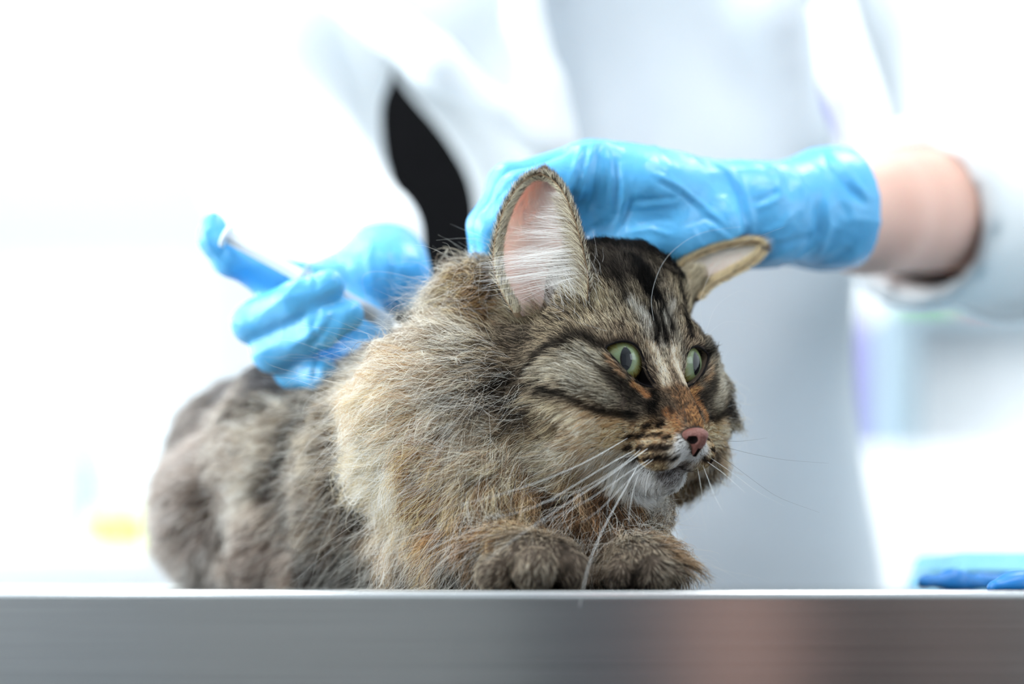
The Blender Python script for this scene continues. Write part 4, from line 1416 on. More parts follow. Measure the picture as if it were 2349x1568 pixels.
# (px, py, flow dx, dy, length cm, lift, main colour, second colour, mirrored on the far side)
CTRL = [
    (1600, 950, -.35, -1, .14, .25, (186, 128, 74), (120, 84, 52), 1),
    (1570, 905, -.4, -1, .20, .25, (150, 112, 74), (80, 64, 50), 1),
    (1550, 860, -.3, -1, .28, .25, (150, 130, 108), (72, 62, 54), 1),
    (1540, 810, -.25, -1, .35, .28, (158, 146, 128), (76, 68, 60), 1),
    (1505, 740, -.35, -1, .55, .3, (186, 176, 160), (84, 74, 64), 1),
    (1470, 680, -.4, -1, .70, .3, (140, 128, 108), (60, 53, 47), 1),
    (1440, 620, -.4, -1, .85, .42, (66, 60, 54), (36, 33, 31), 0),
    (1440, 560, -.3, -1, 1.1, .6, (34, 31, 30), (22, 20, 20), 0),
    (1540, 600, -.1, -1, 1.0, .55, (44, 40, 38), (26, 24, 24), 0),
    (1400, 735, -.7, -.75, .55, .3, (178, 160, 134), (84, 72, 60), 1),
    (1430, 765, -.5, -.7, .35, .3, (160, 140, 116), (66, 56, 50), 1),
    (1330, 690, -.7, -.7, .80, .3, (172, 154, 126), (84, 72, 58), 1),
    (1280, 730, -.9, -.45, .80, .3, (150, 134, 110), (64, 56, 48), 1),
    (1180, 760, -1, -.1, 1.0, .3, (128, 114, 96), (54, 48, 42), 1),
    (1100, 800, -1, .1, 1.3, .32, (150, 134, 112), (66, 58, 50), 1),
    (1040, 790, -1, .15, 1.6, .35, (190, 170, 144), (96, 84, 70), 1),
    (1330, 850, -1, -.3, .60, .28, (186, 174, 152), (86, 77, 66), 1),
    (1250, 860, -1, .0, .80, .3, (150, 136, 116), (66, 58, 50), 1),
    (1400, 900, -1, -.3, .42, .26, (134, 122, 104), (54, 48, 43), 1),
    (1450, 930, -1, -.2, .34, .26, (120, 108, 92), (50, 45, 41), 1),
    (1520, 930, -.8, -.5, .22, .25, (108, 92, 74), (50, 43, 38), 1),
    (1400, 985, -1, .1, .42, .28, (222, 188, 144), (180, 144, 100), 1),
    (1340, 985, -1, .2, .70, .3, (226, 196, 158), (176, 146, 112), 1),
    (1480, 1000, -1, .15, .17, .26, (212, 178, 134), (170, 132, 90), 1),
    (1470, 1040, -1, .3, .17, .28, (220, 184, 138), (176, 136, 92), 1),
    (1540, 1000, -.9, .3, .18, .26, (206, 170, 126), (176, 128, 82), 1),
    (1560, 1030, -.7, .6, .26, .3, (240, 234, 228), (214, 196, 176), 1),
    (1500, 1062, -.8, .5, .20, .28, (172, 140, 104), (110, 88, 68), 1),
    (1540, 1084, -.3, .9, .22, .28, (150, 146, 146), (104, 98, 98), 0),
    (1470, 1090, -.3, .95, .45, .3, (236, 232, 226), (206, 200, 192), 0),
    (1490, 1125, -.05, 1, .60, .35, (246, 244, 240), (226, 222, 214), 0),
    (1560, 1110, .1, 1, .50, .35, (244, 242, 238), (216, 210, 202), 0),
    (1430, 1100, -.5, .9, .75, .33, (238, 230, 218), (210, 198, 180), 0),
    (1370, 1060, -.7, .7, .95, .33, (214, 196, 170), (166, 144, 118), 1),
    (1300, 1030, -.85, .5, 1.2, .33, (214, 188, 154), (158, 134, 106), 1),
    (1250, 980, -1, .3, 1.1, .32, (176, 154, 124), (100, 86, 70), 1),
    (1170, 930, -1, .2, 1.5, .33, (122, 108, 92), (52, 46, 41), 1),
    (1100, 930, -1, .25, 1.9, .35, (142, 126, 106), (72, 62, 54), 1),
    (1020, 880, -1, .3, 2.1, .38, (196, 178, 152), (124, 108, 90), 1),
    (1240, 1080, -.5, .9, 1.9, .4, (178, 160, 134), (118, 100, 80), 1),
    (1310, 1110, -.3, 1, 2.0, .4, (160, 136, 106), (104, 84, 62), 1),
    (1150, 1030, -.7, .7, 2.2, .42, (188, 170, 144), (128, 110, 88), 1),
    (1060, 1000, -.9, .5, 2.4, .42, (200, 182, 156), (140, 122, 100), 1),
    (940, 880, -1, .35, 2.4, .42, (214, 188, 154), (150, 122, 92), 0),
    (880, 900, -1, .4, 2.6, .45, (228, 200, 162), (176, 144, 108), 0),
    (960, 760, -1, .05, 2.2, .45, (190, 172, 148), (128, 112, 94), 0),
    (1030, 700, -1, .0, 1.8, .42, (172, 138, 100), (96, 78, 60), 0),
    (1090, 690, -1, .25, 1.5, .4, (150, 116, 80), (74, 62, 50), 0),
    (1070, 610, -.8, -.4, 1.8, .45, (160, 144, 124), (92, 82, 72), 0),
    (980, 680, -1, -.2, 2.2, .45, (180, 164, 142), (110, 98, 84), 0),
    (850, 1020, -.9, .5, 2.7, .45, (238, 220, 192), (200, 172, 136), 0),
    (900, 1100, -.8, .6, 2.7, .45, (242, 226, 200), (206, 178, 142), 0),
    (980, 1060, -.6, .8, 2.3, .45, (178, 140, 96), (124, 92, 60), 0),
    (1010, 1150, -.5, .9, 2.3, .45, (172, 138, 98), (112, 86, 60), 0),
    (1110, 1120, -.35, 1, 2.4, .45, (178, 154, 122), (118, 92, 64), 0),
    (1180, 1160, -.3, 1, 2.3, .42, (156, 130, 98), (98, 74, 50), 0),
    (940, 1210, -.6, .9, 2.6, .45, (238, 216, 184), (186, 154, 116), 0),
    (1010, 1240, -.5, 1, 2.4, .42, (156, 122, 84), (100, 76, 52), 0),
    (1080, 1240, -.5, 1, 2.0, .42, (140, 106, 68), (88, 66, 44), 0),
    (980, 1310, -.5, 1, 2.0, .42, (196, 174, 142), (124, 104, 82), 0),
    (1260, 1190, -.1, 1, 1.8, .4, (118, 92, 66), (66, 50, 38), 0),
    (1380, 1180, -.05, 1, 1.8, .4, (116, 86, 56), (60, 45, 33), 0),
    (1460, 1200, .1, 1, 1.8, .4, (140, 108, 74), (84, 64, 46), 0),
    (1540, 1190, .35, 1, 2.0, .45, (142, 116, 86), (88, 70, 54), 0),
    (1570, 1260, .3, 1, 1.7, .42, (140, 116, 90), (86, 72, 58), 0),
    (1600, 1130, .8, .7, 1.8, .45, (126, 108, 86), (74, 64, 54), 0),
    (1660, 1060, .8, .6, 2.1, .42, (120, 106, 86), (62, 55, 48), 0),
    (1595, 640, .9, -.5, .8, .35, (176, 160, 134), (96, 84, 70), 0),
    (1690, 960, .85, .3, 1.7, .40, (112, 104, 94), (50, 46, 43), 0),
    (1670, 870, .85, .15, 1.6, .42, (124, 116, 104), (54, 50, 46), 0),
    (1640, 780, .6, -.6, 1.0, .42, (150, 140, 124), (60, 55, 50), 0),
    (1620, 720, .4, -.9, .8, .33, (124, 114, 98), (50, 46, 42), 0),
    (1620, 660, .4, -1, .8, .35, (110, 100, 86), (44, 40, 37), 0),
    # paws and forelegs
    (1230, 1265, -.15, .9, .42, .4, (146, 130, 112), (62, 55, 48), 0),
    (1230, 1320, -.1, 1, .36, .4, (152, 136, 118), (70, 62, 54), 0),
    (1140, 1310, -.5, .9, .40, .4, (146, 130, 112), (62, 55, 48), 0),
    (1320, 1290, .2, 1, .38, .4, (128, 114, 100), (50, 45, 40), 0),
    (1470, 1270, .2, .9, .45, .4, (146, 130, 112), (62, 55, 48), 0),
    (1460, 1325, -.1, 1, .36, .4, (130, 116, 102), (54, 48, 43), 0),
    (1530, 1315, .4, 1, .55, .4, (140, 126, 110), (64, 57, 50), 0),
    (1060, 1320, -.7, .7, .9, .4, (96, 86, 74), (46, 41, 37), 0),
    # trunk
    (840, 1200, -.8, .6, 1.8, .38, (112, 98, 84), (56, 48, 42), 0),
    (880, 1310, -.6, .8, 1.6, .38, (104, 92, 80), (46, 40, 36), 0),
    (740, 1060, -.9, .5, 1.8, .36, (156, 138, 116), (84, 72, 60), 0),
    (760, 1150, -.9, .5, 1.8, .36, (110, 96, 82), (56, 48, 42), 0),
    (720, 1180, -.9, .5, 1.8, .36, (134, 118, 102), (70, 60, 52), 0),
    (760, 1310, -.8, .6, 1.6, .36, (76, 66, 58), (38, 33, 30), 0),
    (640, 1180, -.8, .6, 1.5, .36, (150, 132, 116), (92, 78, 68), 0),
    (600, 1320, -.8, .6, 1.5, .36, (150, 130, 116), (100, 84, 74), 0),
    (600, 1000, -1, .3, 1.8, .36, (178, 158, 132), (120, 104, 86), 0),
    (570, 1080, -1, .3, 1.8, .36, (188, 168, 142), (132, 114, 96), 0),
    (500, 1040, -1, .4, 1.8, .36, (168, 150, 130), (118, 102, 88), 0),
    (540, 890, -1, .3, 1.4, .25, (92, 88, 88), (60, 56, 56), 0),
    (640, 860, -1, .3, 1.4, .25, (84, 80, 80), (54, 50, 50), 0),
    (440, 960, -.9, .6, 1.5, .3, (128, 116, 108), (84, 76, 70), 0),
    (400, 1080, -.7, .9, 1.7, .34, (172, 150, 134), (124, 106, 94), 0),
    (420, 1220, -.6, 1, 1.7, .34, (178, 156, 140), (124, 106, 94), 0),
    (470, 1310, -.4, 1, 1.6, .34, (210, 192, 174), (156, 136, 120), 0),
    (390, 1320, -.5, 1, 1.6, .34, (170, 148, 132), (122, 106, 94), 0),
    (540, 1200, -.7, .8, 1.7, .34, (176, 156, 136), (122, 106, 92), 0),
]
# dark and pale coat markings, plus shade painted between parts: polyline px, half width px, colour, strength, mirrored
MARKS = [
    ([(1378, 788), (1345, 773), (1319, 771), (1290, 782), (1269, 794), (1243, 812), (1219, 831), (1168, 858), (1125, 872), (1095, 886)], 15, (30, 26, 24), .93, 1),
    ([(1240, 897), (1286, 900), (1316, 915), (1345, 930), (1395, 945), (1450, 950)], 11, (28, 24, 22), .92, 1),
    ([(1085, 895), (1118, 905), (1145, 930), (1185, 948), (1220, 966)], 12, (34, 29, 26), .75, 1),
    ([(1150, 898), (1190, 905), (1235, 925), (1275, 950), (1310, 962)], 11, (202, 184, 154), .8, 1),
    ([(1255, 850), (1300, 838), (1335, 850), (1365, 880), (1395, 905)], 20, (196, 184, 162), .7, 1),
    ([(1130, 985), (1190, 975), (1240, 990)], 14, (60, 52, 44), .5, 1),
    ([(1040, 850), (1080, 860), (1120, 840)], 14, (70, 60, 52), .5, 1),
    ([(1390, 850), (1420, 885), (1455, 912), (1490, 930)], 17, (48, 43, 39), .75, 1),
    ([(1500, 897), (1503, 915), (1495, 938)], 15, (14, 12, 12), .96, 1),
    ([(1450, 880), (1470, 893), (1482, 905)], 8, (204, 140, 84), .9, 1),
    ([(1388, 815), (1405, 838), (1425, 862)], 5, (196, 150, 110), .8, 1),
    ([(1498, 795), (1512, 822), (1526, 848), (1532, 872)], 13, (234, 206, 174), .95, 1),
    ([(1500, 812), (1480, 785)], 7, (190, 168, 140), .7, 1),
    ([(1492, 715), (1500, 745), (1506, 775)], 9, (22, 20, 20), .95, 1),
    ([(1450, 600), (1468, 640), (1485, 676)], 14, (22, 20, 19), .95, 1),
    ([(1498, 665), (1515, 695), (1530, 725), (1540, 755)], 12, (28, 25, 24), .92, 0),
    ([(1552, 650), (1568, 720), (1582, 771)], 11, (30, 27, 25), .9, 0),
    ([(1590, 690), (1606, 740), (1612, 780)], 9, (42, 38, 35), .8, 0),
    ([(1440, 690), (1468, 715), (1488, 738)], 10, (206, 198, 184), .75, 1),
    ([(1512, 725), (1518, 760), (1516, 790)], 8, (196, 186, 170), .7, 1),
    ([(1545, 740), (1556, 780), (1560, 815)], 9, (176, 166, 148), .6, 0),
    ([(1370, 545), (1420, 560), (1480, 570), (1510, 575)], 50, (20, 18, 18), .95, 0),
    ([(1575, 645), (1600, 622)], 24, (186, 170, 142), .9, 0),
    ([(1390, 600), (1420, 640), (1440, 670)], 14, (60, 54, 48), .6, 0),
    ([(1340, 760), (1380, 755), (1420, 745)], 7, (70, 60, 50), .6, 1),
    ([(1300, 660), (1340, 660), (1375, 690)], 16, (196, 178, 146), .7, 0),
    ([(1150, 720), (1190, 735), (1240, 730)], 14, (48, 42, 37), .7, 0),
    # lips and mouth
    ([(1586, 1050), (1566, 1072), (1520, 1076), (1450, 1066), (1420, 1052)], 6, (54, 44, 40), .8, 1),
    ([(1535, 1085), (1510, 1092)], 9, (70, 64, 64), .7, 0),
    ([(1562, 1000), (1558, 1025), (1570, 1048)], 13, (244, 240, 236), .95, 1),
    ([(1552, 988), (1570, 1004), (1580, 1030)], 4, (24, 18, 18), .9, 1),
    ([(1430, 1012), (1480, 1014), (1540, 1014)], 6, (226, 196, 158), .8, 1),
    ([(1430, 1040), (1480, 1039), (1535, 1038)], 5, (226, 196, 156), .8, 1),
    ([(1530, 945), (1545, 960), (1556, 985)], 10, (190, 128, 72), .8, 1),
    ([(1537, 937), (1540, 945)], 7, (36, 30, 28), .85, 1),
    ([(1560, 940), (1570, 965)], 9, (96, 72, 54), .6, 1),
    ([(1590, 900), (1605, 930), (1620, 965)], 8, (200, 138, 78), .8, 0),
    # trunk
    ([(760, 905), (740, 940), (690, 970), (655, 1000), (632, 1080), (606, 1140)], 30, (38, 32, 29), .94, 0),
    ([(640, 912), (580, 946), (521, 962)], 18, (44, 40, 40), .9, 0),
    ([(433, 1130), (448, 1180), (410, 1240)], 18, (82, 70, 60), .75, 0),
    ([(406, 925), (415, 950)], 14, (62, 56, 54), .8, 0),
    ([(540, 1240), (535, 1290), (560, 1340)], 22, (46, 39, 36), .85, 0),  # gap beside the thigh, its shade painted dark
    ([(700, 1100), (760, 1200), (830, 1220)], 14, (58, 49, 43), .7, 0),
    ([(820, 1130), (860, 1210), (910, 1290)], 18, (62, 53, 46), .7, 0),
    ([(680, 1310), (760, 1330), (860, 1340)], 22, (40, 34, 31), .8, 0),
    ([(560, 1000), (590, 1060), (560, 1140)], 20, (206, 186, 158), .6, 0),
    ([(800, 880), (770, 980), (790, 1090), (850, 1200), (915, 1300)], 26, (52, 44, 38), .8, 0),
    # shade painted into the ruff hollows, beside the paw and between the toes
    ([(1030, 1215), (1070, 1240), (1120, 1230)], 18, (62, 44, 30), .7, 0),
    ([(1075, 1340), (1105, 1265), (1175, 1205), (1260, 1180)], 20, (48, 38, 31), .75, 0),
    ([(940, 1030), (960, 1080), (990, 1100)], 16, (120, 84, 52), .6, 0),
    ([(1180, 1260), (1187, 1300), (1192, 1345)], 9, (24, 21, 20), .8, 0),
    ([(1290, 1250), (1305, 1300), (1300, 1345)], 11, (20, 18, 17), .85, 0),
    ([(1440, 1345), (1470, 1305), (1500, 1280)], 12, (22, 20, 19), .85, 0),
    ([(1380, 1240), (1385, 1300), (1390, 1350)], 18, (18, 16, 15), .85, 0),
]
for row in ([(1483, 976), (1513, 973)], [(1443, 1001), (1469, 1000), (1491, 998), (1511, 996), (1529, 1003)],
            [(1438, 1028), (1466, 1028), (1489, 1026), (1508, 1025), (1528, 1027)], [(1460, 1053), (1483, 1051), (1504, 1049), (1524, 1050), (1546, 1051)]):
    for (a, b) in row:
        MARKS.append(([(a + 5, b - 2), (a - 6, b + 3)], 8.5, (16, 12, 11), .98, 1))

MARKS += [([(1490, 712), (1500, 745), (1506, 780)], 10, (16, 14, 14), .97, 1),
          ([(1450, 598), (1468, 640), (1486, 682)], 13, (18, 16, 16), .95, 1),
          ([(1500, 662), (1518, 697), (1532, 727), (1542, 757)], 9, (22, 20, 19), .92, 0),
          ([(1552, 650), (1568, 720), (1582, 771)], 9, (24, 22, 21), .9, 0),
          ([(1410, 612), (1425, 650), (1432, 690)], 9, (40, 36, 33), .7, 0)]

cp, cd_, cl, cli, c1, c2 = [], [], [], [], [], []
for (a, b, dx, dy, ln, li, m_, s_, mir) in CTRL:
    p, n = surf(a, b)
    t = flow3(p, n, dx, dy)
    for rep in range(2 if mir else 1):
        if rep:
            if abs(to_head(p)[0]) < .8:
                continue
            p, n = mirror_pt(p)
            t = mirror_vec(t)
        cp.append(p); cd_.append(t); cl.append(ln); cli.append(li); c1.append(srgb(*m_)); c2.append(srgb(*s_))
cp, cd_, cl, cli, c1, c2 = map(np.array, (cp, cd_, cl, cli, c1, c2))
SEG = []
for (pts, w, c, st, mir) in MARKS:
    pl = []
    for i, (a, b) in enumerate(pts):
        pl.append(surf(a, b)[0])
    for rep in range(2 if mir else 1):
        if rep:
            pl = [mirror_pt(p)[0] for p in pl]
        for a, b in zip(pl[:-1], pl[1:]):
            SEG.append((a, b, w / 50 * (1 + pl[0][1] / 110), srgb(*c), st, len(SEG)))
MARK_ID = []
_k = -1
for (pts, w, c, st, mir) in MARKS:
    for rep in range(2 if mir else 1):
        _k += 1
        MARK_ID += [_k] * (len(pts) - 1)

# --- roots over the skin
T = np.concatenate([CQ[:, [0, 1, 2]], CQ[:, [0, 2, 3]]])
tv = CV[T]
ta = np.linalg.norm(np.cross(tv[:, 1] - tv[:, 0], tv[:, 2] - tv[:, 0]), axis=1) / 2
tc_ = tv.mean(1)
tn_ = CN[T].mean(1)
hh = to_head(tc_)
view = tc_ - CAMP
view /= np.linalg.norm(view, axis=1, keepdims=True)
facing = -(tn_ * view).sum(1)
DENS = 1.0
head_w = np.clip((hh[:, 1] + 6.5) / 2.5, 0, 1) * np.clip((hh[:, 2] + 8.2) / 1.5, 0, 1)
depthw = np.clip((14 - tc_[:, 1]) / 8, 0, 1)
dens = 45 + depthw * 130 + head_w * 330
muz = np.exp(-(((hh - [0, .8, -3.6]) / [2.2, 2.2, 2.4]) ** 2).sum(1))
dens = dens + 420 * muz
dens *= np.clip(.35 + 1.3 * (facing + .45), .22, 1)
dens[tc_[:, 2] < .15] = 0
cum = np.cumsum(ta * dens * DENS)
NR = int(cum[-1])
ti = np.searchsorted(cum, rng.uniform(0, cum[-1], NR))
ti = np.clip(ti, 0, len(T) - 1)
u, v = rng.uniform(size=(2, NR))
fl = u + v > 1
u[fl], v[fl] = 1 - u[fl], 1 - v[fl]
bw = np.stack([1 - u - v, u, v], 1)[:, :, None]
RP = (CV[T[ti]] * bw).sum(1)
RN = (CN[T[ti]] * bw).sum(1)
RN /= np.linalg.norm(RN, axis=1, keepdims=True)
# bare places: eyes, nose
ok = np.ones(NR, bool)
for e in EYES:
    w = RP - e['I']
    dd = w @ e['g']
    d2 = poly_sdf(np.stack([w @ e['e1'], w @ e['e2']], 1), e['poly'])
    ok &= ~((d2 < .04) & (np.abs(dd) < 2.2))
ok &= fn.sample(RP) > .03
ok &= ((RP - EARPIT) ** 2 / np.array([1.75, 1.95, 2.25]) ** 2).sum(1) > 1
ins = np.all([(RP[:, d] > fn.ax[d][0]) & (RP[:, d] < fn.ax[d][-1]) for d in range(3)], 0)
ok |= ~ins & ok
RP, RN = RP[ok], RN[ok]
NR = len(RP)

# --- interpolate the controls
RT = np.empty((NR, 3)); RL = np.empty(NR); RLI = np.empty(NR); C1 = np.empty((NR, 3)); C2 = np.empty((NR, 3))
jit = noise3(RP, 61, 3, .35)
CH = 20000


def weights(p):
    d2 = ((p[:, None, :] - cp[None]) ** 2).sum(2)
    w = 1 / (d2 + .05) ** 2.8
    return w / w.sum(1, keepdims=True)


for i in range(0, NR, CH):
    w = weights(RP[i:i + CH])
    RT[i:i + CH] = w @ cd_
    RL[i:i + CH] = w @ cl
    RLI[i:i + CH] = w @ cli
RT -= RN * (RT * RN).sum(1, keepdims=True)
RT /= np.linalg.norm(RT, axis=1, keepdims=True) + 1e-9
SP = RP + RT * np.minimum(RL * .6, 1.0)[:, None]        # where the showing part of the hair lies
for i in range(0, NR, CH):
    w = weights(SP[i:i + CH])
    C1[i:i + CH] = w @ c1
    C2[i:i + CH] = w @ c2
warp = SP + .07 * np.stack([noise3(SP, 71 + q, 2, 1.0) for q in range(3)], 1)
wfin = SP + rng.normal(0, .02, SP.shape)


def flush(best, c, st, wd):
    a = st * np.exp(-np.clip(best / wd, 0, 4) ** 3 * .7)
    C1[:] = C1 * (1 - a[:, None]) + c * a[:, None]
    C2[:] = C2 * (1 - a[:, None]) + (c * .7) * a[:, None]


cur, best = None, None
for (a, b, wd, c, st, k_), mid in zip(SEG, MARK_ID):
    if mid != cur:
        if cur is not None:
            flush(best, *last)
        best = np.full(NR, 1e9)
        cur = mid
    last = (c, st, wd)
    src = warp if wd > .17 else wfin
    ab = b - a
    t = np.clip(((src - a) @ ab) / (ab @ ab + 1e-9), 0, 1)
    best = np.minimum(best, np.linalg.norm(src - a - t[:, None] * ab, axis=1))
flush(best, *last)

# --- strands
SIDE = np.cross(RN, RT)


def clump(ids_src, cell, seed):
    g = np.random.default_rng(seed)
    q = ids_src / cell + g.uniform(0, 9, 3) + .35 * np.stack([noise3(ids_src, seed + d, 2, 1.1 / max(cell, .2)) for d in range(3)], 1)
    key = np.floor(q).astype(np.int64)
    key = (key[:, 0] * 73856093) ^ (key[:, 1] * 19349663) ^ (key[:, 2] * 83492791)
    _, inv = np.unique(key, return_inverse=True)
    return inv


long_ = np.clip((RL - .5) / 1.5, 0, 1)
inv1 = clump(RP, .20, 3)                       # fine tufts
inv2 = clump(RP, .75, 11)                      # locks
n1, n2 = inv1.max() + 1, inv2.max() + 1
r1 = rng.normal(size=(n1, 3)); r2 = rng.normal(size=(n2, 3))
wob = .13 * rng.normal(size=(NR, 1)) + .10 * r1[inv1][:, :1] + (.10 + .30 * long_)[:, None] * r2[inv2][:, :1]
dirt = RT + SIDE * wob + SIDE * (.25 * noise3(RP, 81, 2, .28))[:, None]
dirt /= np.linalg.norm(dirt, axis=1, keepdims=True)
lift = np.clip(RLI + .08 * rng.normal(size=NR) + .07 * r1[inv1][:, 1] + .12 * long_ * r2[inv2][:, 1], .08, .9)
LEN = RL * np.clip(rng.normal(1, .16, NR), .5, 1.5) * (1 + .18 * long_ * r2[inv2][:, 2])
KP = 7
tt = np.linspace(0, 1, KP)
d0 = dirt * np.cos(lift * 1.4)[:, None] + RN * np.sin(lift * 1.4)[:, None]
d1 = dirt + RN * (.05 + .12 * rng.normal(size=(NR, 1)) * .6) + np.array([0, 0, -.25]) * long_[:, None]
d1 /= np.linalg.norm(d1, axis=1, keepdims=True)
PN = RP[:, None] + LEN[:, None, None] * (d0[:, None] * (tt - tt ** 2 * .55)[None, :, None] + d1[:, None] * (tt ** 2 * .55)[None, :, None])
# clumping towards the tuft mean
def pull(inv, n, amt, power):
    global PN
    cnt = np.bincount(inv, minlength=n)[:, None].clip(1)
    for k_ in range(1, KP):
        mean = np.stack([np.bincount(inv, PN[:, k_, d], n) for d in range(3)], 1) / cnt
        PN[:, k_] += (mean[inv] - PN[:, k_]) * (amt * tt[k_] ** power)[:, None]
pull(inv1, n1, .30 + .25 * long_ + 0 * RL, 1.2)
pull(inv2, n2, .28 * long_, 1.6)
# curl of the long hair
ph = rng.uniform(0, 6.28, (NR, 2))
fr_ = rng.uniform(.6, 1.6, (NR, 2))
ca = LEN * (.015 + .085 * long_ * rng.uniform(0, 1.6, NR) ** 2)
for k_ in range(1, KP):
    a_ = tt[k_]
    PN[:, k_] += ca[:, None] * a_ * (SIDE * np.sin(ph[:, :1] + 6.28 * fr_[:, :1] * a_) + RN * np.cos(ph[:, 1:] + 6.28 * fr_[:, 1:] * a_))
PN[:, :, 2] = np.maximum(PN[:, :, 2], .04)
# colours: ticked hairs, pale and dark ones mixed
odds = np.clip(.52 + .20 * r1[inv1][:, 0] * .7 + .16 * jit, .15, .9)
pale = (rng.uniform(size=NR) < odds)[:, None]
lum = np.clip(1 + .20 * rng.normal(size=NR), .5, 1.6)[:, None]
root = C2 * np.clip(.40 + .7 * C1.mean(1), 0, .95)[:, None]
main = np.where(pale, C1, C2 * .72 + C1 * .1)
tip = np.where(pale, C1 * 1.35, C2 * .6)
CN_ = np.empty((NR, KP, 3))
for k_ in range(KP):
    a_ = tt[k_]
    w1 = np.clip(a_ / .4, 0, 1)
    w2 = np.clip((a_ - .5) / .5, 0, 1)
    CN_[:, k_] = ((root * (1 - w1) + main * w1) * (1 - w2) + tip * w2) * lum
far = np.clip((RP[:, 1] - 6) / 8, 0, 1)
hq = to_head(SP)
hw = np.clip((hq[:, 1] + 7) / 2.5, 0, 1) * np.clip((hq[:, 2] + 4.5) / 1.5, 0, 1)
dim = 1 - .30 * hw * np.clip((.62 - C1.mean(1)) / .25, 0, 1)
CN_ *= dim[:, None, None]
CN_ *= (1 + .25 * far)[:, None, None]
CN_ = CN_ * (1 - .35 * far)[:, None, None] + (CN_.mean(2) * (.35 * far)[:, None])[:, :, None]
CN_ = np.clip(CN_, .003, .93)
rad0 = (.0068 + .0028 * long_ + .006 * far) * rng.uniform(.8, 1.25, NR)
RD = rad0[:, None] * np.array([1, 1, .95, .85, .7, .5, .18])[None]
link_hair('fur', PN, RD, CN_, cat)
print('strands', NR)


# --- helper for sparse guide-made hairs
def strands(base, dirs, lens, droop, curl, cols_root, cols_tip, rad, k=8, seed=1):
    g = np.random.default_rng(seed)
    n = len(base)
    t = np.linspace(0, 1, k)
    dirs = dirs / np.linalg.norm(dirs, axis=1, keepdims=True)
    Q_ = base[:, None] + lens[:, None, None] * (dirs[:, None] * t[None, :, None] + droop[:, None] * (t ** 2)[None, :, None])
    a = g.normal(size=(n, 3)); b = g.normal(size=(n, 3))
    f = g.uniform(.5, 1.3, n)
    Q_ = Q_ + (curl * lens)[:, None, None] * t[None, :, None] * (a[:, None] * np.sin(6.28 * f[:, None] * t[None])[:, :, None] + b[:, None] * (1 - np.cos(6.28 * f[:, None] * t[None]))[:, :, None])
    Rr = rad[:, None] * np.clip(1.15 - t, .12, 1)[None]
    Cc = cols_root[:, None] * (1 - t)[None, :, None] + cols_tip[:, None] * t[None, :, None]
    return Q_, Rr, np.clip(Cc, .003, .95)


# stray guard hairs over ruff and cheek
sel = np.flatnonzero((long_ > .45) & (RP[:, 1] < 9) & ((RN * (RP - CAMP)).sum(1) < 0))
sel = rng.choice(sel, 7000, replace=False)
col = np.clip(np.tile(srgb(226, 212, 190), (len(sel), 1)) * rng.uniform(.55, 1.15, (len(sel), 1)), 0, .95)
dg = dirt[sel] + .55 * RN[sel] + .30 * rng.normal(size=(len(sel), 3))
Q_, Rr, Cc = strands(RP[sel], dg, LEN[sel] * rng.uniform(1.05, 1.45, len(sel)), .55 * dirt[sel] - .35 * RN[sel] * rng.uniform(.3, 1, (len(sel), 1)) + .15 * rng.normal(size=(len(sel), 3)), (.03 + .10 * rng.uniform(0, 1.3, len(sel)) ** 2), col * .7, col, np.full(len(sel), .0058), 9, 5)
Q_[:, :, 2] = np.maximum(Q_[:, :, 2], .04)
link_hair('guard_hair', Q_, Rr, Cc, cat)

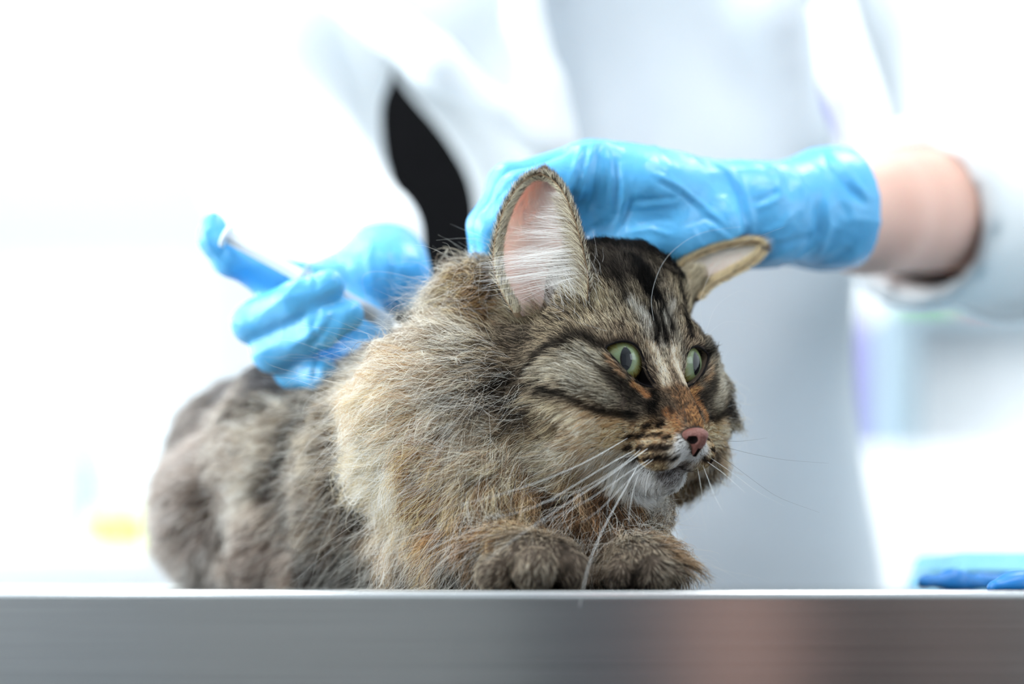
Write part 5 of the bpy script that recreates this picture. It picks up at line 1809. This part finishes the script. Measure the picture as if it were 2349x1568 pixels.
# --- ear hair
def ear_hair(ear, near):
    o, G, nin, back, S, t = ear
    g = np.random.default_rng(91 if near else 92)
    nS, nT = G.shape[:2]

    def pick(n, s0, s1, t0, t1, src):
        x_ = g.uniform(s0, min(s1, .985), n)
        a = (1 - (1 - x_) ** (1 / 2.2)) * (nS - 1)
        b = (g.uniform(t0, t1, n) + 1) / 2 * (nT - 1)
        i, j = np.clip(a.astype(int), 0, nS - 2), np.clip(b.astype(int), 0, nT - 2)
        fa, fb_ = (a - i)[:, None], (b - j)[:, None]
        q = src[i, j] * (1 - fa) * (1 - fb_) + src[i + 1, j] * fa * (1 - fb_) + src[i, j + 1] * (1 - fa) * fb_ + src[i + 1, j + 1] * fa * fb_
        du = G[np.minimum(i + 1, nS - 1), j] - G[np.maximum(i - 1, 0), j]
        dv = G[i, np.minimum(j + 1, nT - 1)] - G[i, np.maximum(j - 1, 0)]
        return q, nin[i, j], du / (np.linalg.norm(du, axis=1, keepdims=True) + 1e-9), dv / (np.linalg.norm(dv, axis=1, keepdims=True) + 1e-9), x_
    parts = []
    tan, dk, wh = srgb(206, 184, 150), srgb(60, 50, 42), srgb(238, 230, 218)
    tan2 = srgb(214, 172, 132) if not near else tan
    # rim fur, both edges
    for (t0, t1, out, n) in ((-1, -.90, -1, 5200), (.82, 1, 1, 7000)):
        for src, sg in ((G, 1), (back, -1)):
            q, nn, du, dv, s_ = pick(n if sg > 0 else n // 2, .03, 1, t0, t1, src)
            dr = du * .7 * (1 - s_[:, None] ** 6) - dv * (.35 * out) * sg + nn * sg * .35 + .12 * g.normal(size=q.shape)
            m_ = (g.uniform(size=len(q)) < ((.28 if sg > 0 else .6) if near else .1))[:, None]
            c = np.where(m_, dk, tan2) * g.uniform(.7, 1.2, (len(q), 1))
            parts.append(strands(q, dr, g.uniform(.22, .42, len(q)), .3 * du, .02 * np.ones(len(q)), c * .8, c, np.full(len(q), .0085), 5, 3))
    # back of the ear
    q, nn, du, dv, s_ = pick(5200, .0, 1, -1, 1, back)
    c = np.where((g.uniform(size=len(q)) < .5)[:, None], dk, srgb(120, 96, 70)) * g.uniform(.7, 1.2, (len(q), 1))
    parts.append(strands(q, du - .5 * nn + .15 * g.normal(size=q.shape), g.uniform(.35, .6, len(q)), .3 * du, .03 * np.ones(len(q)), c * .7, c, np.full(len(q), .0075), 5, 4))
    # downy inside
    q, nn, du, dv, s_ = pick(420, .25, 1, -.8, .8, G)
    c = np.tile(srgb(232, 214, 200), (len(q), 1))
    parts.append(strands(q, du * .8 - dv * .5 + nn * .2 + .15 * g.normal(size=q.shape), g.uniform(.15, .4, len(q)), .1 * du, .02 * np.ones(len(q)), c, c, np.full(len(q), .003), 5, 5))
    if near:
        # long pale tufts from the inner edge across the opening, gathered in locks
        n = 420
        q, nn, du, dv, s_ = pick(n, .16, .78, .42, .98, G)
        lock = np.floor(s_ * 22 + .6 * g.normal(size=n) * .5).astype(int)
        la = np.random.default_rng(5).normal(size=(60, 3))
        L_ = g.uniform(.7, 1.25, n) * np.interp(s_, [.1, .3, .5, .65, .8], [4.0, 4.0, 2.3, 1.0, .5])
        dr = np.array([-1.0, -.55, .0]) + np.stack([0 * s_, 0 * s_, np.interp(s_, [.1, .35, .8], [-.22, .0, .30])], 1) + .10 * la[lock % 60] + .07 * g.normal(size=q.shape) + .18 * nn
        c = wh * g.uniform(.75, 1.05, (n, 1))
        parts.append(strands(q, dr, L_, np.array([-.05, .22, -.03]) + .05 * la[(lock + 7) % 60], .02 * np.ones(n), c * .8, c, np.full(n, .0085), 8, 6))
        # tan fur of the inner band
        q, nn, du, dv, s_ = pick(3600, .0, .66, .55, 1.0, G)
        c = np.where((g.uniform(size=len(q)) < .45)[:, None], srgb(92, 76, 62), tan) * g.uniform(.75, 1.15, (len(q), 1))
        parts.append(strands(q, np.array([-.5, -.4, .55]) + .3 * du + .14 * g.normal(size=q.shape), g.uniform(.4, 1.0, len(q)), np.tile([-.35, .1, 0.], (len(q), 1)), .02 * np.ones(len(q)), c * .8, c, np.full(len(q), .006), 6, 7))
        # fur closing over the foot of the ear
        base = np.array([surf(a, b)[0] for a, b in zip(g.normal(1196, 26, 1400), g.normal(722, 13, 1400))])
        c = np.where((g.uniform(size=1400) < .5)[:, None], srgb(84, 70, 58), srgb(186, 164, 132)) * g.uniform(.7, 1.15, (1400, 1))
        parts.append(strands(base, np.array([-.35, -.6, .75]) + .22 * g.normal(size=(1400, 3)), g.uniform(.5, 1.0, 1400), np.tile([-.35, .1, -.1], (1400, 1)), .03 * np.ones(1400), c * .7, c, np.full(1400, .0065), 6, 10))
        # short pale spray at the ear base
        base = np.array([surf(a, b)[0] for a, b in zip(g.normal(1300, 34, 500), g.normal(662, 26, 500))])
        c = wh * g.uniform(.7, 1.05, (500, 1))
        parts.append(strands(base, np.array([-.25, -.5, .8]) + .4 * g.normal(size=(500, 3)), g.uniform(.8, 1.5, 500), np.tile([-.25, .1, .1], (500, 1)), .03 * np.ones(500), c * .8, c, np.full(500, .0058), 7, 8))
    else:
        q, nn, du, dv, s_ = pick(1800, .1, .95, -.8, .8, G)
        c = srgb(226, 212, 190) * g.uniform(.7, 1.1, (len(q), 1))
        parts.append(strands(q, du + .3 * nn - .3 * dv + .2 * g.normal(size=q.shape), g.uniform(.4, 1.0, len(q)), .1 * du, .02 * np.ones(len(q)), c, c, np.full(len(q), .0062), 6, 9))
    K = 9
    outp = []
    for (Q1, R1, C1_) in parts:      # common point count
        k0 = Q1.shape[1]
        x = np.linspace(0, k0 - 1, K)
        i = np.clip(x.astype(int), 0, k0 - 2)
        f = (x - i)
        outp.append((Q1[:, i] * (1 - f)[None, :, None] + Q1[:, i + 1] * f[None, :, None], R1[:, i] * (1 - f) + R1[:, i + 1] * f, C1_[:, i] * (1 - f)[None, :, None] + C1_[:, i + 1] * f[None, :, None]))
    h = link_hair('ear_fur', *[np.concatenate([p[i] for p in outp]) for i in range(3)], cat)
    h.parent = o
    h.matrix_parent_inverse = Matrix.Identity(4)


ear_hair(EAR_N, True)
ear_hair(EAR_F, False)

# --- whiskers: each one its own tapered tube
M_WHISK = material('whisker_pale', (228, 230, 230), .4)
M_WHISKD = material('whisker_dark', (60, 50, 46), .4)
WH = [  # pixel paths with depth, near side
    ([(1440, 1004, -2.2), (1380, 1040, -2.8), (1320, 1072, -3.4), (1220, 1112, -4.2), (1120, 1142, -4.9), (970, 1176, -5.8)], .016),
    ([(1460, 1030, -2.3), (1400, 1062, -3.0), (1330, 1105, -3.8), (1260, 1150, -4.6), (1180, 1180, -5.3), (1110, 1186, -5.8)], .015),
    ([(1470, 1030, -2.3), (1430, 1065, -2.9), (1375, 1100, -3.5), (1300, 1142, -4.2), (1240, 1152, -4.7)], .012),
    ([(1486, 1028, -2.4), (1440, 1060, -3.0), (1380, 1105, -3.8), (1290, 1160, -4.8), (1200, 1220, -5.8), (1115, 1285, -6.6)], .016),
    ([(1492, 1052, -2.4), (1445, 1080, -3.0), (1390, 1120, -3.7), (1330, 1158, -4.4), (1225, 1208, -5.2)], .013),
    ([(1500, 1052, -2.4), (1455, 1085, -3.0), (1415, 1130, -3.6), (1370, 1175, -4.2), (1332, 1198, -4.6)], .010),
    ([(1468, 1058, -2.4), (1440, 1110, -3.2), (1400, 1180, -4.2), (1365, 1250, -5.3), (1345, 1310, -6.4), (1330, 1390, -8.4)], .016),
    ([(1472, 1068, -2.3), (1456, 1110, -2.8), (1445, 1160, -3.3), (1442, 1205, -3.7)], .010),
    ([(1492, 1072, -2.2), (1482, 1110, -2.6), (1480, 1150, -3.0)], .007),
    ([(1432, 1062, -2.2), (1410, 1100, -2.7), (1395, 1150, -3.2), (1392, 1180, -3.6)], .007),
    ([(1500, 735, -.6), (1490, 680, -1.4), (1520, 590, -2.4), (1600, 530, -3.2), (1700, 520, -3.6)], .006),
    ([(1395, 760, -1.6), (1330, 740, -2.6), (1290, 730, -3.0)], .004),
    # far side
    ([(1622, 1058, -1.6), (1660, 1085, -1.9), (1710, 1130, -2.2)], .012),
    ([(1630, 1050, -1.5), (1675, 1080, -1.4), (1740, 1130, -1.2), (1800, 1160, -1.0)], .010),
    ([(1612, 1066, -1.7), (1625, 1100, -2.0), (1640, 1140, -2.3), (1660, 1175, -2.6)], .010),
    ([(1600, 1072, -1.8), (1605, 1100, -2.1), (1612, 1140, -2.4)], .008),
    ([(1640, 1010, -1.2), (1700, 1012, -.6), (1760, 1004, 0)], .006),
    ([(1645, 1020, -1.2), (1720, 1040, -.4), (1800, 1055, .2), (1900, 1062, .8)], .006),
    ([(1640, 1035, -1.3), (1700, 1080, -.8), (1780, 1140, -.2), (1880, 1175, .4)], .006),
    # far brow
    ([(1620, 770, 1.4), (1660, 735, 1.6), (1720, 740, 1.8), (1770, 760, 2.0)], .004),
    ([(1618, 765, 1.4), (1640, 700, 1.6), (1700, 660, 1.8), (1775, 690, 2.0)], .004),
    ([(1615, 760, 1.4), (1600, 690, 1.2), (1640, 600, 1.0), (1690, 560, .8), (1800, 520, .6)], .004),
]
for i, (pts, r0) in enumerate(WH):
    A = np.array([P(*q) for q in pts])
    A[0] = surf(pts[0][0], pts[0][1])[0] if i not in (10, 19, 20, 21) else A[0]
    m = len(A)
    # smooth resample
    uu = np.linspace(0, m - 1, 22)
    B = np.stack([np.interp(uu, range(m), A[:, d]) for d in range(3)], 1)
    for _ in range(6):
        B[1:-1] = (B[:-2] + 2 * B[1:-1] + B[2:]) / 4
    t = np.linspace(0, 1, len(B))
    rr = r0 * .9 * (1.1 - t * .75)
    o = MB().tube([mt(p) for p in B], list(rr * .01), 7).build('whisker', M_WHISK if i not in (16, 17, 18) else M_WHISKD, cat, True)
